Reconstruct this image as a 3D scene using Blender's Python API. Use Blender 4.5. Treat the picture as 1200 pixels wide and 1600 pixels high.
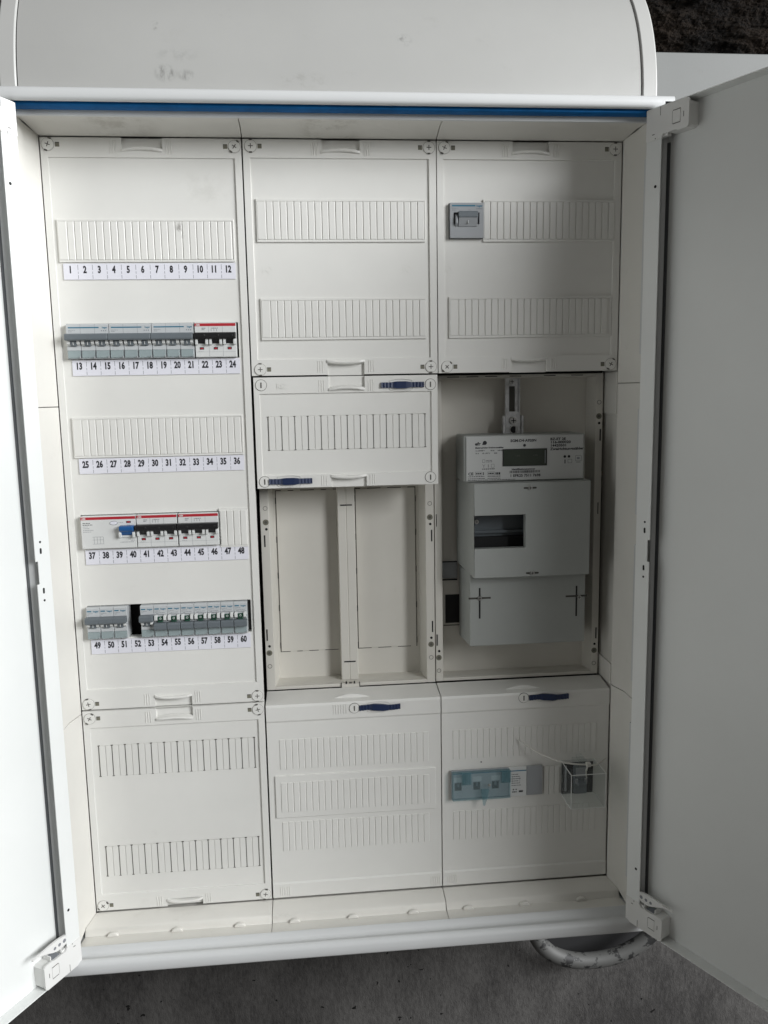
import bpy, bmesh, math, random
from mathutils import Vector, Matrix
random.seed(7)
S = 0.001                       # everything below is written in millimetres
scene = bpy.context.scene
for o in list(bpy.data.objects):
    bpy.data.objects.remove(o)

# ------------------------------------------------------------ camera
cam_data = bpy.data.cameras.new("camera")
cam = bpy.data.objects.new("camera", cam_data)
scene.collection.objects.link(cam)
scene.camera = cam
cam_data.sensor_fit = 'VERTICAL'
cam_data.sensor_height = 36.0
cam_data.lens = 1267.06 / 1600 * 36.0
cam_data.clip_start = 0.02
cam_data.clip_end = 100
rv = Vector((0.142264043, -0.0915877075, -0.0246600695))
Rm = Matrix.Rotation(rv.length, 3, rv.normalized())
M = Rm @ Matrix(((1, 0, 0), (0, 0, -1), (0, 1, 0)))
rot = Matrix((M[0], -M[1], -M[2])).transposed()
cam.matrix_world = Matrix.Translation(Vector((323.13, -1100.43, 723.73)) * S) @ rot.to_4x4()

# ------------------------------------------------------------ light
world = bpy.data.worlds.new("World")
scene.world = world
world.use_nodes = True
bg = world.node_tree.nodes["Background"]
bg.inputs[0].default_value = (1.0, 0.97, 0.92, 1)
bg.inputs[1].default_value = 0.12

def area(name, loc, target, sx, sy, power, col):
    l = bpy.data.lights.new(name, 'AREA')
    l.shape = 'RECTANGLE'; l.size = sx; l.size_y = sy; l.energy = power; l.color = col
    o = bpy.data.objects.new(name, l)
    scene.collection.objects.link(o)
    o.location = loc
    o.rotation_euler = (Vector(target) - Vector(loc)).to_track_quat('-Z', 'Y').to_euler()
    return o
# the open side of the building, to the right of and behind the photographer
area("opening_light", (4.02, -2.29, 2.07), (0.35, 0, 0.45), 3.7, 1.9, 440.0, (0.97, 0.985, 1.0))

scene.view_settings.view_transform = 'Standard'
scene.view_settings.look = 'None'
scene.view_settings.exposure = 0
scene.view_settings.gamma = 1
scene.render.resolution_x = 768
scene.render.resolution_y = 1024

# ------------------------------------------------------------ materials
def mat(name, rgb, rough=0.45, var=0.05, vscale=9.0, bump=0.0, bscale=900.0, metallic=0.0, dirt=0.0, spec=0.5):
    m = bpy.data.materials.new(name); m.use_nodes = True
    nt = m.node_tree; N = nt.nodes; L = nt.links
    b = N["Principled BSDF"]
    b.inputs["Roughness"].default_value = rough
    b.inputs["Metallic"].default_value = metallic
    b.inputs["Specular IOR Level"].default_value = spec
    b.inputs["Base Color"].default_value = (*rgb, 1)
    geo = N.new("ShaderNodeNewGeometry")
    if var > 0 or dirt > 0:
        n1 = N.new("ShaderNodeTexNoise"); n1.inputs["Scale"].default_value = vscale
        n1.inputs["Detail"].default_value = 6; n1.inputs["Roughness"].default_value = .62
        L.new(geo.outputs["Position"], n1.inputs["Vector"])
        mp = N.new("ShaderNodeMapRange")
        mp.inputs[1].default_value = .3; mp.inputs[2].default_value = .7
        mp.inputs[3].default_value = 1 - var; mp.inputs[4].default_value = 1 + var * .4
        L.new(n1.outputs["Fac"], mp.inputs[0])
        mx = N.new("ShaderNodeMix"); mx.data_type = 'RGBA'; mx.blend_type = 'MULTIPLY'
        mx.inputs[0].default_value = 1
        mx.inputs[6].default_value = (*rgb, 1)
        L.new(mp.outputs[0], mx.inputs[7])
        out = mx.outputs[2]
        if dirt > 0:
            n2 = N.new("ShaderNodeTexNoise"); n2.inputs["Scale"].default_value = 24
            n2.inputs["Detail"].default_value = 9; n2.inputs["Roughness"].default_value = .75
            L.new(geo.outputs["Position"], n2.inputs["Vector"])
            r2 = N.new("ShaderNodeMapRange")
            r2.inputs[1].default_value = .60; r2.inputs[2].default_value = .78
            r2.inputs[3].default_value = 0; r2.inputs[4].default_value = dirt
            L.new(n2.outputs["Fac"], r2.inputs[0])
            m2 = N.new("ShaderNodeMix"); m2.data_type = 'RGBA'
            L.new(r2.outputs[0], m2.inputs[0]); L.new(out, m2.inputs[6])
            m2.inputs[7].default_value = (rgb[0] * .45, rgb[1] * .42, rgb[2] * .38, 1)
            out = m2.outputs[2]
        L.new(out, b.inputs["Base Color"])
    if bump > 0:
        n3 = N.new("ShaderNodeTexNoise"); n3.inputs["Scale"].default_value = bscale
        n3.inputs["Detail"].default_value = 3
        L.new(geo.outputs["Position"], n3.inputs["Vector"])
        bp = N.new("ShaderNodeBump"); bp.inputs["Strength"].default_value = bump
        bp.inputs["Distance"].default_value = 0.0004
        L.new(n3.outputs["Fac"], bp.inputs["Height"])
        L.new(bp.outputs[0], b.inputs["Normal"])
    return m

PL = mat("cream_plastic", (.75, .745, .712), .42, .045, 7, .12, 1300, dirt=.10)
PT = mat("cream_trim_plastic", (.71, .695, .65), .42, .05, 7, .12, 1300, dirt=.22)
TR = mat("tray_plastic", (.66, .64, .585), .5, .05, 7, .12, 1300, dirt=.15)
SW = mat("white_steel", (.60, .61, .61), .30, .03, 6, .25, 1500, dirt=.06)
SD = mat("door_steel", (.755, .77, .755), .32, .06, 2.2, .22, 1500, dirt=.02)
SH = mat("hood_steel", (.41, .41, .395), .42, .05, 5, .25, 1500, dirt=.18)
SHC = mat("hood_cap_steel", (.46, .46, .445), .42, .04, 6, .2, 1500, dirt=.12)
HP = mat("hinge_plastic", (.75, .75, .73), .4, .04, 15)
BLU = mat("blue_gasket", (.005, .105, .30), .7, .25, 40, spec=.15)
BLK = mat("black_void", (.012, .012, .013), .8, 0)
DRK = mat("dark_gap", (.06, .058, .05), .7, 0)
SEAL_SHADE = mat("seal_and_shadow_dark", (.075, .08, .085), .6, .1, 30)  # seal tone that also stands for the shadow behind the hinge strip
INK = mat("black_ink", (.015, .015, .02), .6, 0)
GIN = mat("grey_ink", (.22, .23, .25), .6, 0)
RNG = mat("cap_ring", (.30, .295, .27), .7, 0)
CRK = mat("cap_mark", (.09, .085, .075), .7, 0)
HOL = mat("hole_olive", (.17, .165, .125), .6, .1, 60)
PAP = mat("label_paper", (.74, .74, .80), .7, .02, 20)
NAV = mat("navy_latch", (.012, .025, .075), .4, .1, 60)
BG1 = mat("breaker_pale_grey", (.50, .52, .53), .42, .04, 40)
BG2 = mat("breaker_toggle_grey", (.13, .15, .165), .42, .06, 60)
BG3 = mat("breaker_white", (.66, .67, .66), .42, .03, 40)
SWG = mat("switch_grey", (.33, .345, .36), .42, .04, 40)
RED = mat("red_stripe", (.42, .018, .03), .45, .05, 60)
BLT = mat("blue_print", (.012, .14, .23), .45, .05, 60)
BTG = mat("blue_toggle", (.012, .09, .27), .35, .06, 60)
BKT = mat("black_toggle", (.012, .012, .013), .35, 0)
GRN = mat("green_indicator", (.012, .06, .035), .45, 0)
MTG = mat("meter_grey", (.36, .375, .36), .5, .03, 25, .1, 1500)
MTL = mat("meter_label_white", (.50, .51, .50), .42, .03, 25)
LCD = mat("lcd_glass", (.04, .05, .038), .12, .12, 50)
GAL = mat("galvanised_steel", (.72, .73, .74), .38, .35, 90, .3, 400, metallic=.55)
SCR = mat("screw_metal", (.6, .6, .58), .28, .2, 200, metallic=1)
BRN = mat("brown_rail", (.20, .15, .09), .6, .2, 60)
TIE = mat("tie_nylon", (.62, .61, .57), .45, .05, 60)

def stain(m, c, r, col=(.25, .25, .24), strength=.6, ns=60, stretch=(1, 1, 1), lo=.45, hi=.62):
    """a dirt mark of its own at a fixed place on the surface (metres)"""
    nt = m.node_tree; N = nt.nodes; L = nt.links; b = N["Principled BSDF"]
    g = N.new("ShaderNodeNewGeometry")
    sub = N.new("ShaderNodeVectorMath"); sub.operation = 'SUBTRACT'; sub.inputs[1].default_value = c; L.new(g.outputs["Position"], sub.inputs[0])
    dv_ = N.new("ShaderNodeVectorMath"); dv_.operation = 'DIVIDE'; dv_.inputs[1].default_value = r; L.new(sub.outputs[0], dv_.inputs[0])
    ln = N.new("ShaderNodeVectorMath"); ln.operation = 'LENGTH'; L.new(dv_.outputs[0], ln.inputs[0])
    fo = N.new("ShaderNodeMapRange"); fo.interpolation_type = 'SMOOTHSTEP'; fo.inputs[1].default_value = .3; fo.inputs[2].default_value = 1; fo.inputs[3].default_value = strength; fo.inputs[4].default_value = 0
    L.new(ln.outputs["Value"], fo.inputs[0])
    mp = N.new("ShaderNodeMapping"); mp.inputs["Scale"].default_value = stretch; L.new(g.outputs["Position"], mp.inputs["Vector"])
    n = N.new("ShaderNodeTexNoise"); n.inputs["Scale"].default_value = ns; n.inputs["Detail"].default_value = 6; n.inputs["Roughness"].default_value = .7; L.new(mp.outputs[0], n.inputs["Vector"])
    rr = N.new("ShaderNodeMapRange"); rr.inputs[1].default_value = lo; rr.inputs[2].default_value = hi; L.new(n.outputs["Fac"], rr.inputs[0])
    mu = N.new("ShaderNodeMath"); mu.operation = 'MULTIPLY'; L.new(fo.outputs[0], mu.inputs[0]); L.new(rr.outputs[0], mu.inputs[1])
    mx = N.new("ShaderNodeMix"); mx.data_type = 'RGBA'; L.new(mu.outputs[0], mx.inputs[0]); mx.inputs[7].default_value = (*col, 1)
    src = b.inputs["Base Color"].links[0].from_socket; L.new(src, mx.inputs[6]); L.new(mx.outputs[2], b.inputs["Base Color"])
def specks(m, scale=45, amount=.06, size=.11, col=(.05, .045, .04)):
    nt = m.node_tree; N = nt.nodes; L = nt.links; b = N["Principled BSDF"]
    g = N.new("ShaderNodeNewGeometry")
    vo = N.new("ShaderNodeTexVoronoi"); vo.inputs["Scale"].default_value = scale; L.new(g.outputs["Position"], vo.inputs["Vector"])
    sp = N.new("ShaderNodeSeparateColor"); L.new(vo.outputs["Color"], sp.inputs[0])
    th = N.new("ShaderNodeMapRange"); th.inputs[1].default_value = 1 - amount; th.inputs[2].default_value = 1; th.inputs[3].default_value = 0; th.inputs[4].default_value = size
    L.new(sp.outputs[0], th.inputs[0])
    lt = N.new("ShaderNodeMath"); lt.operation = 'LESS_THAN'; L.new(vo.outputs["Distance"], lt.inputs[0]); L.new(th.outputs[0], lt.inputs[1])
    mx = N.new("ShaderNodeMix"); mx.data_type = 'RGBA'; L.new(lt.outputs[0], mx.inputs[0]); mx.inputs[7].default_value = (*col, 1)
    src = b.inputs["Base Color"].links[0].from_socket; L.new(src, mx.inputs[6]); L.new(mx.outputs[2], b.inputs["Base Color"])
stain(SH, (.172, -.085, 1.096), (.016, .03, .012), (.16, .16, .15), .8, 130, (1, 1, .35), .42, .6)
stain(SH, (.195, -.083, 1.094), (.012, .03, .008), (.16, .16, .15), .7, 130, (1, 1, .35), .42, .6)
stain(SH, (.185, -.08, 1.118), (.03, .03, .012), (.25, .25, .24), .35, 70)
stain(SH, (.160, -.065, 1.152), (.006, .03, .008), (.12, .12, .11), .7, 160)
stain(SH, (.45, -.075, 1.14), (.012, .03, .01), (.16, .16, .15), .6, 150)
stain(SH, (.33, -.08, 1.09), (.05, .03, .012), (.25, .24, .22), .4, 80)
stain(PL, (.167, -.001, .938), (.010, .01, .013), (.20, .19, .17), .7, 110, (1, 1, .5))
stain(PL, (.20, 0, .99), (.05, .02, .03), (.45, .44, .40), .22, 30)
stain(PT, (.10, -.03, 1.055), (.06, .06, .03), (.40, .38, .33), .5, 40)
stain(PT, (.36, -.03, 1.055), (.05, .06, .03), (.36, .34, .29), .6, 40)
specks(PT, 42, .05, .10); specks(PL, 34, .012, .07); specks(SH, 30, .02, .06)

def glass(name, rgb, alpha, rough=.12):
    m = bpy.data.materials.new(name); m.use_nodes = True
    nt = m.node_tree; N = nt.nodes; L = nt.links
    b = N["Principled BSDF"]; out = N["Material Output"]
    b.inputs["Base Color"].default_value = (*rgb, 1); b.inputs["Roughness"].default_value = rough
    b.inputs["Specular IOR Level"].default_value = .8
    t = N.new("ShaderNodeBsdfTransparent"); t.inputs[0].default_value = (1 - (1 - rgb[0]) * .22, 1 - (1 - rgb[1]) * .22, 1 - (1 - rgb[2]) * .22, 1)
    mx = N.new("ShaderNodeMixShader"); mx.inputs[0].default_value = alpha
    L.new(t.outputs[0], mx.inputs[1]); L.new(b.outputs[0], mx.inputs[2]); L.new(mx.outputs[0], out.inputs[0])
    return m
CYB = glass("pale_blue_clear_plastic", (.55, .72, .76), .10, .1)
CLR = glass("clear_acrylic", (.8, .84, .83), .05, .04)
CYA = glass("cyan_clear_plastic", (.22, .42, .47), .17, .12)
LWN = glass("label_window_plastic", (.44, .52, .53), .5, .2)

# ------------------------------------------------------------ mesh helpers
MATS_ALL = {}
class MB:
    def __init__(s): s.v = []; s.f = []; s.m = []; s.mats = []
    def mi(s, m):
        if m not in s.mats: s.mats.append(m)
        return s.mats.index(m)
    def add(s, vs, fs, m):
        k = len(s.v); s.v += [tuple(p) for p in vs]; i = s.mi(m)
        for f in fs: s.f.append([a + k for a in f]); s.m.append(i)
        return s
    def box(s, x0, x1, y0, y1, z0, z1, m):
        vs = [(x, y, z) for x in (x0, x1) for y in (y0, y1) for z in (z0, z1)]
        return s.add(vs, [(0, 1, 3, 2), (4, 6, 7, 5), (0, 4, 5, 1), (2, 3, 7, 6), (0, 2, 6, 4), (1, 5, 7, 3)], m)
    def ext(s, prof, axis, a, b, m, caps=True):
        """profile extruded along axis: x -> prof (y,z); y -> prof (x,z); z -> prof (x,y)"""
        def P(t, q):
            return {'x': (t, q[0], q[1]), 'y': (q[0], t, q[1]), 'z': (q[0], q[1], t)}[axis]
        n = len(prof)
        vs = [P(a, q) for q in prof] + [P(b, q) for q in prof]
        fs = [(i, (i + 1) % n, n + (i + 1) % n, n + i) for i in range(n)]
        if caps: fs += [tuple(range(n)), tuple(range(2 * n - 1, n - 1, -1))]
        return s.add(vs, fs, m)
    def cyl(s, x, z, r, y0, y1, m, n=18, r2=None):
        r2 = r if r2 is None else r2     # y0 is the front
        vs = [(x + r2 * math.cos(2 * math.pi * i / n), y0, z + r2 * math.sin(2 * math.pi * i / n)) for i in range(n)]
        vs += [(x + r * math.cos(2 * math.pi * i / n), y1, z + r * math.sin(2 * math.pi * i / n)) for i in range(n)]
        fs = [(i, (i + 1) % n, n + (i + 1) % n, n + i) for i in range(n)] + [tuple(range(n)), tuple(range(2 * n - 1, n - 1, -1))]
        return s.add(vs, fs, m)
    def ring(s, x, z, r0, r1, y0, y1, m, n=24):
        vs = []
        for r, y in ((r0, y1), (r0, y0), (r1, y0), (r1, y1)):
            vs += [(x + r * math.cos(2 * math.pi * i / n), y, z + r * math.sin(2 * math.pi * i / n)) for i in range(n)]
        fs = []
        for k in range(3):
            fs += [(k * n + i, k * n + (i + 1) % n, (k + 1) * n + (i + 1) % n, (k + 1) * n + i) for i in range(n)]
        return s.add(vs, fs, m)
    def text(s, body, x, z, h, y, m, align='LEFT', sx=1.0, bold=0.0, depth=.15):
        """lettering standing on a face at depth y; h = capital height"""
        c = bpy.data.curves.new("t", 'FONT'); c.body = body; c.size = h / .72; c.align_x = align
        c.offset = bold * h; c.extrude = depth / 2; c.resolution_u = 2
        o = bpy.data.objects.new("t", c); scene.collection.objects.link(o)
        me = bpy.data.meshes.new_from_object(o.evaluated_get(bpy.context.evaluated_depsgraph_get()))
        s.add([(x + p.co.x * sx, y - p.co.z, z + p.co.y) for p in me.vertices], [tuple(q.vertices) for q in me.polygons], m)
        bpy.data.objects.remove(o); bpy.data.curves.remove(c); bpy.data.meshes.remove(me)
        return s
    def tube(s, pts, r, m, n=12, rz=None):
        rings = []
        P = [Vector(p) for p in pts]
        up = Vector((0, 1, 0.01)).normalized()
        for i, p in enumerate(P):
            t = (P[min(i + 1, len(P) - 1)] - P[max(i - 1, 0)]).normalized()
            a = t.cross(up).normalized(); b = a.cross(t).normalized()
            rr = r[i] if isinstance(r, (list, tuple)) else r
            r2 = rr if rz is None else rz
            rings.append([p + a * rr * math.cos(2 * math.pi * k / n) + b * r2 * math.sin(2 * math.pi * k / n) for k in range(n)])
        vs = [q for R in rings for q in R]; fs = []
        for i in range(len(P) - 1):
            fs += [(i * n + k, i * n + (k + 1) % n, (i + 1) * n + (k + 1) % n, (i + 1) * n + k) for k in range(n)]
        fs += [tuple(range(n)), tuple(range((len(P)) * n - 1, (len(P) - 1) * n - 1, -1))]
        return s.add(vs, fs, m)
    def mesh(s, name, origin=(0, 0, 0), weld=False):
        me = bpy.data.meshes.new(name)
        ox, oy, oz = origin
        me.from_pydata([((a - ox) * S, (b - oy) * S, (c - oz) * S) for a, b, c in s.v], [], s.f)
        for m in s.mats: me.materials.append(m)
        me.polygons.foreach_set('material_index', s.m)
        bm = bmesh.new(); bm.from_mesh(me)
        if weld:
            bmesh.ops.remove_doubles(bm, verts=bm.verts, dist=1e-6)
            bmesh.ops.dissolve_limit(bm, angle_limit=math.radians(1), verts=bm.verts, edges=bm.edges)
        bmesh.ops.recalc_face_normals(bm, faces=bm.faces)
        bm.to_mesh(me); bm.free(); me.update()
        return me

ORG = {}
def link(o, parent=None, origin=(0, 0, 0)):
    scene.collection.objects.link(o)
    ORG[o.name] = origin
    if parent is not None:
        o.parent = parent
        p = ORG[parent.name]
        o.location = [(a - b) * S for a, b in zip(origin, p)]
    else:
        o.location = [a * S for a in origin]
    return o
def build(mb, name, parent=None, origin=(0, 0, 0), bevel=0.0, smooth=None, weld=False, seg=2):
    me = mb if isinstance(mb, bpy.types.Mesh) else mb.mesh(name, origin, weld)
    o = link(bpy.data.objects.new(name, me), parent, origin)
    if bevel:
        b = o.modifiers.new("bevel", 'BEVEL'); b.width = bevel * S; b.segments = seg
        b.limit_method = 'ANGLE'; b.angle_limit = math.radians(35); b.harden_normals = False
    if smooth:
        for p in me.polygons: p.use_smooth = True
        try: me.set_sharp_from_angle(angle=math.radians(smooth))
        except Exception: pass
    return o
def empty(name, origin, label=None, cat=None, group=None):
    o = bpy.data.objects.new(name, None); o.empty_display_size = .02
    link(o, None, origin)
    if label: tag(o, label, cat, group)
    return o
def tag(o, label, cat, group=None):
    o['label'] = label; o['category'] = cat
    if group: o['group'] = group
    return o

def relief(rects, m, back=12.0):
    """rects (x0,x1,z0,z1,y) painted in order; y None = hole. Front skin with step walls and an outer rim to depth back."""
    mb = MB()
    xs = sorted({round(r[i], 3) for r in rects for i in (0, 1)}); zs = sorted({round(r[i], 3) for r in rects for i in (2, 3)})
    nx, nz = len(xs) - 1, len(zs) - 1
    H = [[None] * nz for _ in range(nx)]
    for x0, x1, z0, z1, y in rects:
        for i in range(nx):
            if xs[i] >= x0 - 1e-6 and xs[i + 1] <= x1 + 1e-6:
                for j in range(nz):
                    if zs[j] >= z0 - 1e-6 and zs[j + 1] <= z1 + 1e-6: H[i][j] = y
    def g(i, j): return H[i][j] if 0 <= i < nx and 0 <= j < nz else None
    vs = []; fs = []
    def quad(a, b, c, d):
        k = len(vs); vs.extend((a, b, c, d)); fs.append((k, k + 1, k + 2, k + 3))
    for i in range(nx):
        for j in range(nz):
            y = H[i][j]
            if y is not None:
                quad((xs[i], y, zs[j]), (xs[i + 1], y, zs[j]), (xs[i + 1], y, zs[j + 1]), (xs[i], y, zs[j + 1]))
    for i in range(nx + 1):
        for j in range(nz):
            a, b = g(i - 1, j), g(i, j)
            if a == b: continue
            a = back if a is None else a; b = back if b is None else b
            quad((xs[i], a, zs[j]), (xs[i], b, zs[j]), (xs[i], b, zs[j + 1]), (xs[i], a, zs[j + 1]))
    for i in range(nx):
        for j in range(nz + 1):
            a, b = g(i, j - 1), g(i, j)
            if a == b: continue
            a = back if a is None else a; b = back if b is None else b
            quad((xs[i], a, zs[j]), (xs[i], b, zs[j]), (xs[i + 1], b, zs[j]), (xs[i + 1], a, zs[j]))
    mb.add(vs, fs, m)
    return mb

# ------------------------------------------------------------ the setting
def wall_mat(name, c0, c1, rough=.85, streak=(1, 1, 1), bump=.6, pores=True):
    m = bpy.data.materials.new(name); m.use_nodes = True
    nt = m.node_tree; N = nt.nodes; L = nt.links; b = N["Principled BSDF"]
    b.inputs["Roughness"].default_value = rough
    b.inputs["Specular IOR Level"].default_value = .12
    g = N.new("ShaderNodeNewGeometry"); mp = N.new("ShaderNodeMapping"); mp.inputs["Scale"].default_value = streak
    L.new(g.outputs["Position"], mp.inputs["Vector"])
    n = N.new("ShaderNodeTexNoise"); n.inputs["Scale"].default_value = 5; n.inputs["Detail"].default_value = 9; n.inputs["Roughness"].default_value = .7
    L.new(mp.outputs[0], n.inputs["Vector"])
    f = N.new("ShaderNodeTexNoise"); f.inputs["Scale"].default_value = 210; f.inputs["Detail"].default_value = 5; f.inputs["Roughness"].default_value = .7
    L.new(mp.outputs[0], f.inputs["Vector"])
    av = N.new("ShaderNodeMath"); av.operation = 'MULTIPLY_ADD'; av.inputs[1].default_value = .34; L.new(f.outputs["Fac"], av.inputs[0])
    h = N.new("ShaderNodeMath"); h.operation = 'MULTIPLY'; h.inputs[1].default_value = .66; L.new(n.outputs["Fac"], h.inputs[0]); L.new(h.outputs[0], av.inputs[2])
    r = N.new("ShaderNodeValToRGB"); r.color_ramp.elements[0].position = .41; r.color_ramp.elements[1].position = .62
    r.color_ramp.elements[0].color = (*c0, 1); r.color_ramp.elements[1].color = (*c1, 1)
    L.new(av.outputs[0], r.inputs[0])
    bp = N.new("ShaderNodeBump"); bp.inputs["Strength"].default_value = bump; bp.inputs["Distance"].default_value = .003
    L.new(f.outputs["Fac"], bp.inputs["Height"])
    col = r.outputs[0]
    if pores:
        vo = N.new("ShaderNodeTexVoronoi"); vo.inputs["Scale"].default_value = 55; vo.inputs["Randomness"].default_value = 1
        nz = N.new("ShaderNodeTexNoise"); nz.inputs["Scale"].default_value = 90; L.new(g.outputs["Position"], nz.inputs["Vector"])
        ad = N.new("ShaderNodeVectorMath"); ad.operation = 'MULTIPLY_ADD'; ad.inputs[1].default_value = (.02, .02, .02)
        L.new(nz.outputs["Color"], ad.inputs[0]); L.new(g.outputs["Position"], ad.inputs[2]); L.new(ad.outputs[0], vo.inputs["Vector"])
        sp = N.new("ShaderNodeSeparateColor"); L.new(vo.outputs["Color"], sp.inputs[0])
        th = N.new("ShaderNodeMapRange"); th.inputs[1].default_value = .5; th.inputs[2].default_value = 1; th.inputs[3].default_value = 0; th.inputs[4].default_value = .17
        L.new(sp.outputs[0], th.inputs[0])
        lt = N.new("ShaderNodeMath"); lt.operation = 'LESS_THAN'; L.new(vo.outputs["Distance"], lt.inputs[0]); L.new(th.outputs[0], lt.inputs[1])
        mx = N.new("ShaderNodeMix"); mx.data_type = 'RGBA'; L.new(lt.outputs[0], mx.inputs[0]); L.new(col, mx.inputs[6])
        mx.inputs[7].default_value = (c0[0] * .25, c0[1] * .25, c0[2] * .25, 1); col = mx.outputs[2]
        b2 = N.new("ShaderNodeBump"); b2.invert = True; b2.inputs["Strength"].default_value = .8; b2.inputs["Distance"].default_value = .004
        L.new(lt.outputs[0], b2.inputs["Height"]); L.new(bp.outputs[0], b2.inputs["Normal"]); L.new(b2.outputs[0], b.inputs["Normal"])
    else:
        L.new(bp.outputs[0], b.inputs["Normal"])
    L.new(col, b.inputs["Base Color"])
    return m
CON = wall_mat("concrete", (.045, .043, .042), (.11, .106, .102), streak=(1, 1, .45))
DKW = wall_mat("dark_rough_stone", (.0008, .0006, .0005), (.024, .016, .010), bump=1.0, streak=(1, 1, 2.2), pores=False)
WBD = mat("white_board_paint", (.16, .165, .16), .6, .07, 6, .2, 300, dirt=.25)

w = MB().box(-1600, 2600, 112, 260, -900, 1120, CON)
o = build(w, "wall"); o['kind'] = 'structure'
# the dark rough wall above, with real relief
def rough_sheet(x0, x1, z0, z1, y, amp, nx, nz, m):
    from mathutils import noise
    mb = MB(); vs = []
    for j in range(nz + 1):
        for i in range(nx + 1):
            x = x0 + (x1 - x0) * i / nx; z = z0 + (z1 - z0) * j / nz
            d = noise.fractal(Vector((x * .018, z * .045, 3.1)), .75, 2.15, 7) * amp
            vs.append((x, y + d, z))
    fs = [(j * (nx + 1) + i, j * (nx + 1) + i + 1, (j + 1) * (nx + 1) + i + 1, (j + 1) * (nx + 1) + i) for j in range(nz) for i in range(nx)]
    return mb.add(vs, fs, m)
o = build(rough_sheet(-1600, 2600, 1110, 2000, 150, 16, 420, 110, DKW), "upper_wall", smooth=60); o['kind'] = 'structure'
o = build(rough_sheet(690, 1420, 1130, 1720, 126, 13, 420, 340, DKW), "upper_wall"); o['kind'] = 'structure'
ob = build(MB().box(768, 1700, 90, 111, 380, 1199, WBD), "white_board", bevel=1.5)
tag(ob, "white painted board on the wall to the right, behind the open right door", "board")

op = MB().ext([(775 + 85 * math.cos(2 * math.pi * i / 30), -165 + 50 * math.sin(2 * math.pi * i / 30)) for i in range(30)], 'y', 109.5, 111.5, BLK)
o = build(op, "wall_dark_ellipse"); o['kind'] = 'structure'  # flat black ellipse laid on the wall inside the pipe loop
# ------------------------------------------------------------ the cabinet
CAB = empty("distribution_cabinet", (375, 100, -25),
            "large white steel electrical cabinet standing open with both doors swung out on the wall", "electrical cabinet")
def part(mb, name, origin=(375, 100, -25), **k): return build(mb, name, CAB, origin, **k)

# steel shell : four walls with the rolled front lip
sh = MB()
# top: profile (y,z)
tp = [(108, 1075), (-96, 1075), (-99, 1073.5), (-100.5, 1071), (-100.5, 1064), (-99, 1061.5), (-96, 1060.5), (-92, 1061), (-91, 1066), (-72, 1066), (-72, 1053), (-71.5, 1052.3), (-68, 1052.3), (-67.5, 1053), (-66, 1067), (108, 1068)]
sh.ext(tp, 'x', -25, 775, SW)
part(sh, "shell_rail", smooth=50)
sh = MB()
bt = [(108, -25), (-97, -25), (-99.5, -24), (-100.5, -22), (-100.5, -12), (-99, -8), (-95, -5.5), (-90, -6.5), (-86, -10), (-80, -10.5), (-76, -8), (-73, -4.5), (-69, -4), (-66.5, -7), (-66, -17), (108, -18)]
sh.ext(bt, 'x', -25, 775, SW)
part(sh, "shell_rail", smooth=50)
for sx in (0, 1):
    sd = MB()
    def X(x): return x if sx == 0 else 750 - x
    pr = [(X(-25), 108), (X(-25), -98), (X(-23), -100.5), (X(-13), -100.5), (X(-11), -99), (X(-11), -90), (X(-15), -88), (X(-15), -72), (X(-8), -72), (X(-8), -66), (X(-17), -66), (X(-17), 108)]
    sd.ext(pr, 'z', -17.5, 1067.5, SW)
    part(sd, "shell_side", smooth=50)
part(MB().box(-24, 774, 104, 107.5, -17, 1067, DRK), "back_panel")
gk = MB().ext([(-89.5, 1066), (-89.5, 1058.5), (-87, 1057), (-76, 1057), (-73, 1058.5), (-72.3, 1066)], 'x', -10, 760, BLU)
part(gk, "blue_gasket", smooth=40, bevel=.6)

# hood on top: quarter round cowl with side caps
def arc(r_y, r_z, n=20, y0=105, z0=1075.5, a1=90):
    return [(y0 - r_y * math.cos(math.radians(a1 * i / n)), z0 + r_z * math.sin(math.radians(a1 * i / n))) for i in range(n + 1)]
A = arc(190, 205); B = arc(188, 203)
hd = MB(); hd.ext(A + B[::-1], 'x', 6.5, 738.5, SH)
part(hd, "hood", smooth=40)
for nm, xa, xb, yy in (("hood_side_cap", -14, 5.2, 0), ("hood_side_cap", 740, 759, 0)):
    A2 = arc(191.5, 206.5)
    c = MB().ext(A2 + [(105, 1075.5)], 'x', xa, xb, SHC)
    part(c, nm, bevel=1.8, smooth=40)

# moulded trim round the covers
def trim(mb, nm="trim_piece"): return part(mb, nm, bevel=.5, smooth=45)
g = .45
topP = [(-.5, 1050.8), (-29, 1058), (-65, 1057.5), (-65, 1062), (-30, 1062), (60, 1060), (60, 1056), (3, 1056)]
botP = [(-.5, -.9), (-28, -4.5), (-30.5, -6), (-33.5, -15.2), (-62, -13.2), (-65, -13.2), (-65, -16.5), (-30, -17.2), (60, -16), (60, -6), (3, -6)]
def clipx(a, b, prof, z_top):
    """top / bottom piece whose outer ends are mitred against the side trim"""
    mb = MB(); n = len(prof)
    def end(x, q, side):
        d = max(0, min(1, -q[0] / 65.0)); off = (8 * min(1, d * 65 / 30) + 4 * max(0, (d * 65 - 30) / 35))
        return x - off if side < 0 else x + off
    va = [(end(a, q, -1) if a < 5 else a + g, q[0], q[1]) for q in prof]
    vb = [(end(b, q, 1) if b > 745 else b - g, q[0], q[1]) for q in prof]
    fs = [(i, (i + 1) % n, n + (i + 1) % n, n + i) for i in range(n)] + [tuple(range(n)), tuple(range(2 * n - 1, n - 1, -1))]
    return mb.add(va + vb, fs, PT)
for a, b in ((0, 250), (250, 500), (500, 750)):
    trim(clipx(a, b, topP, 1)); trim(clipx(a, b, botP, 0))
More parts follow.
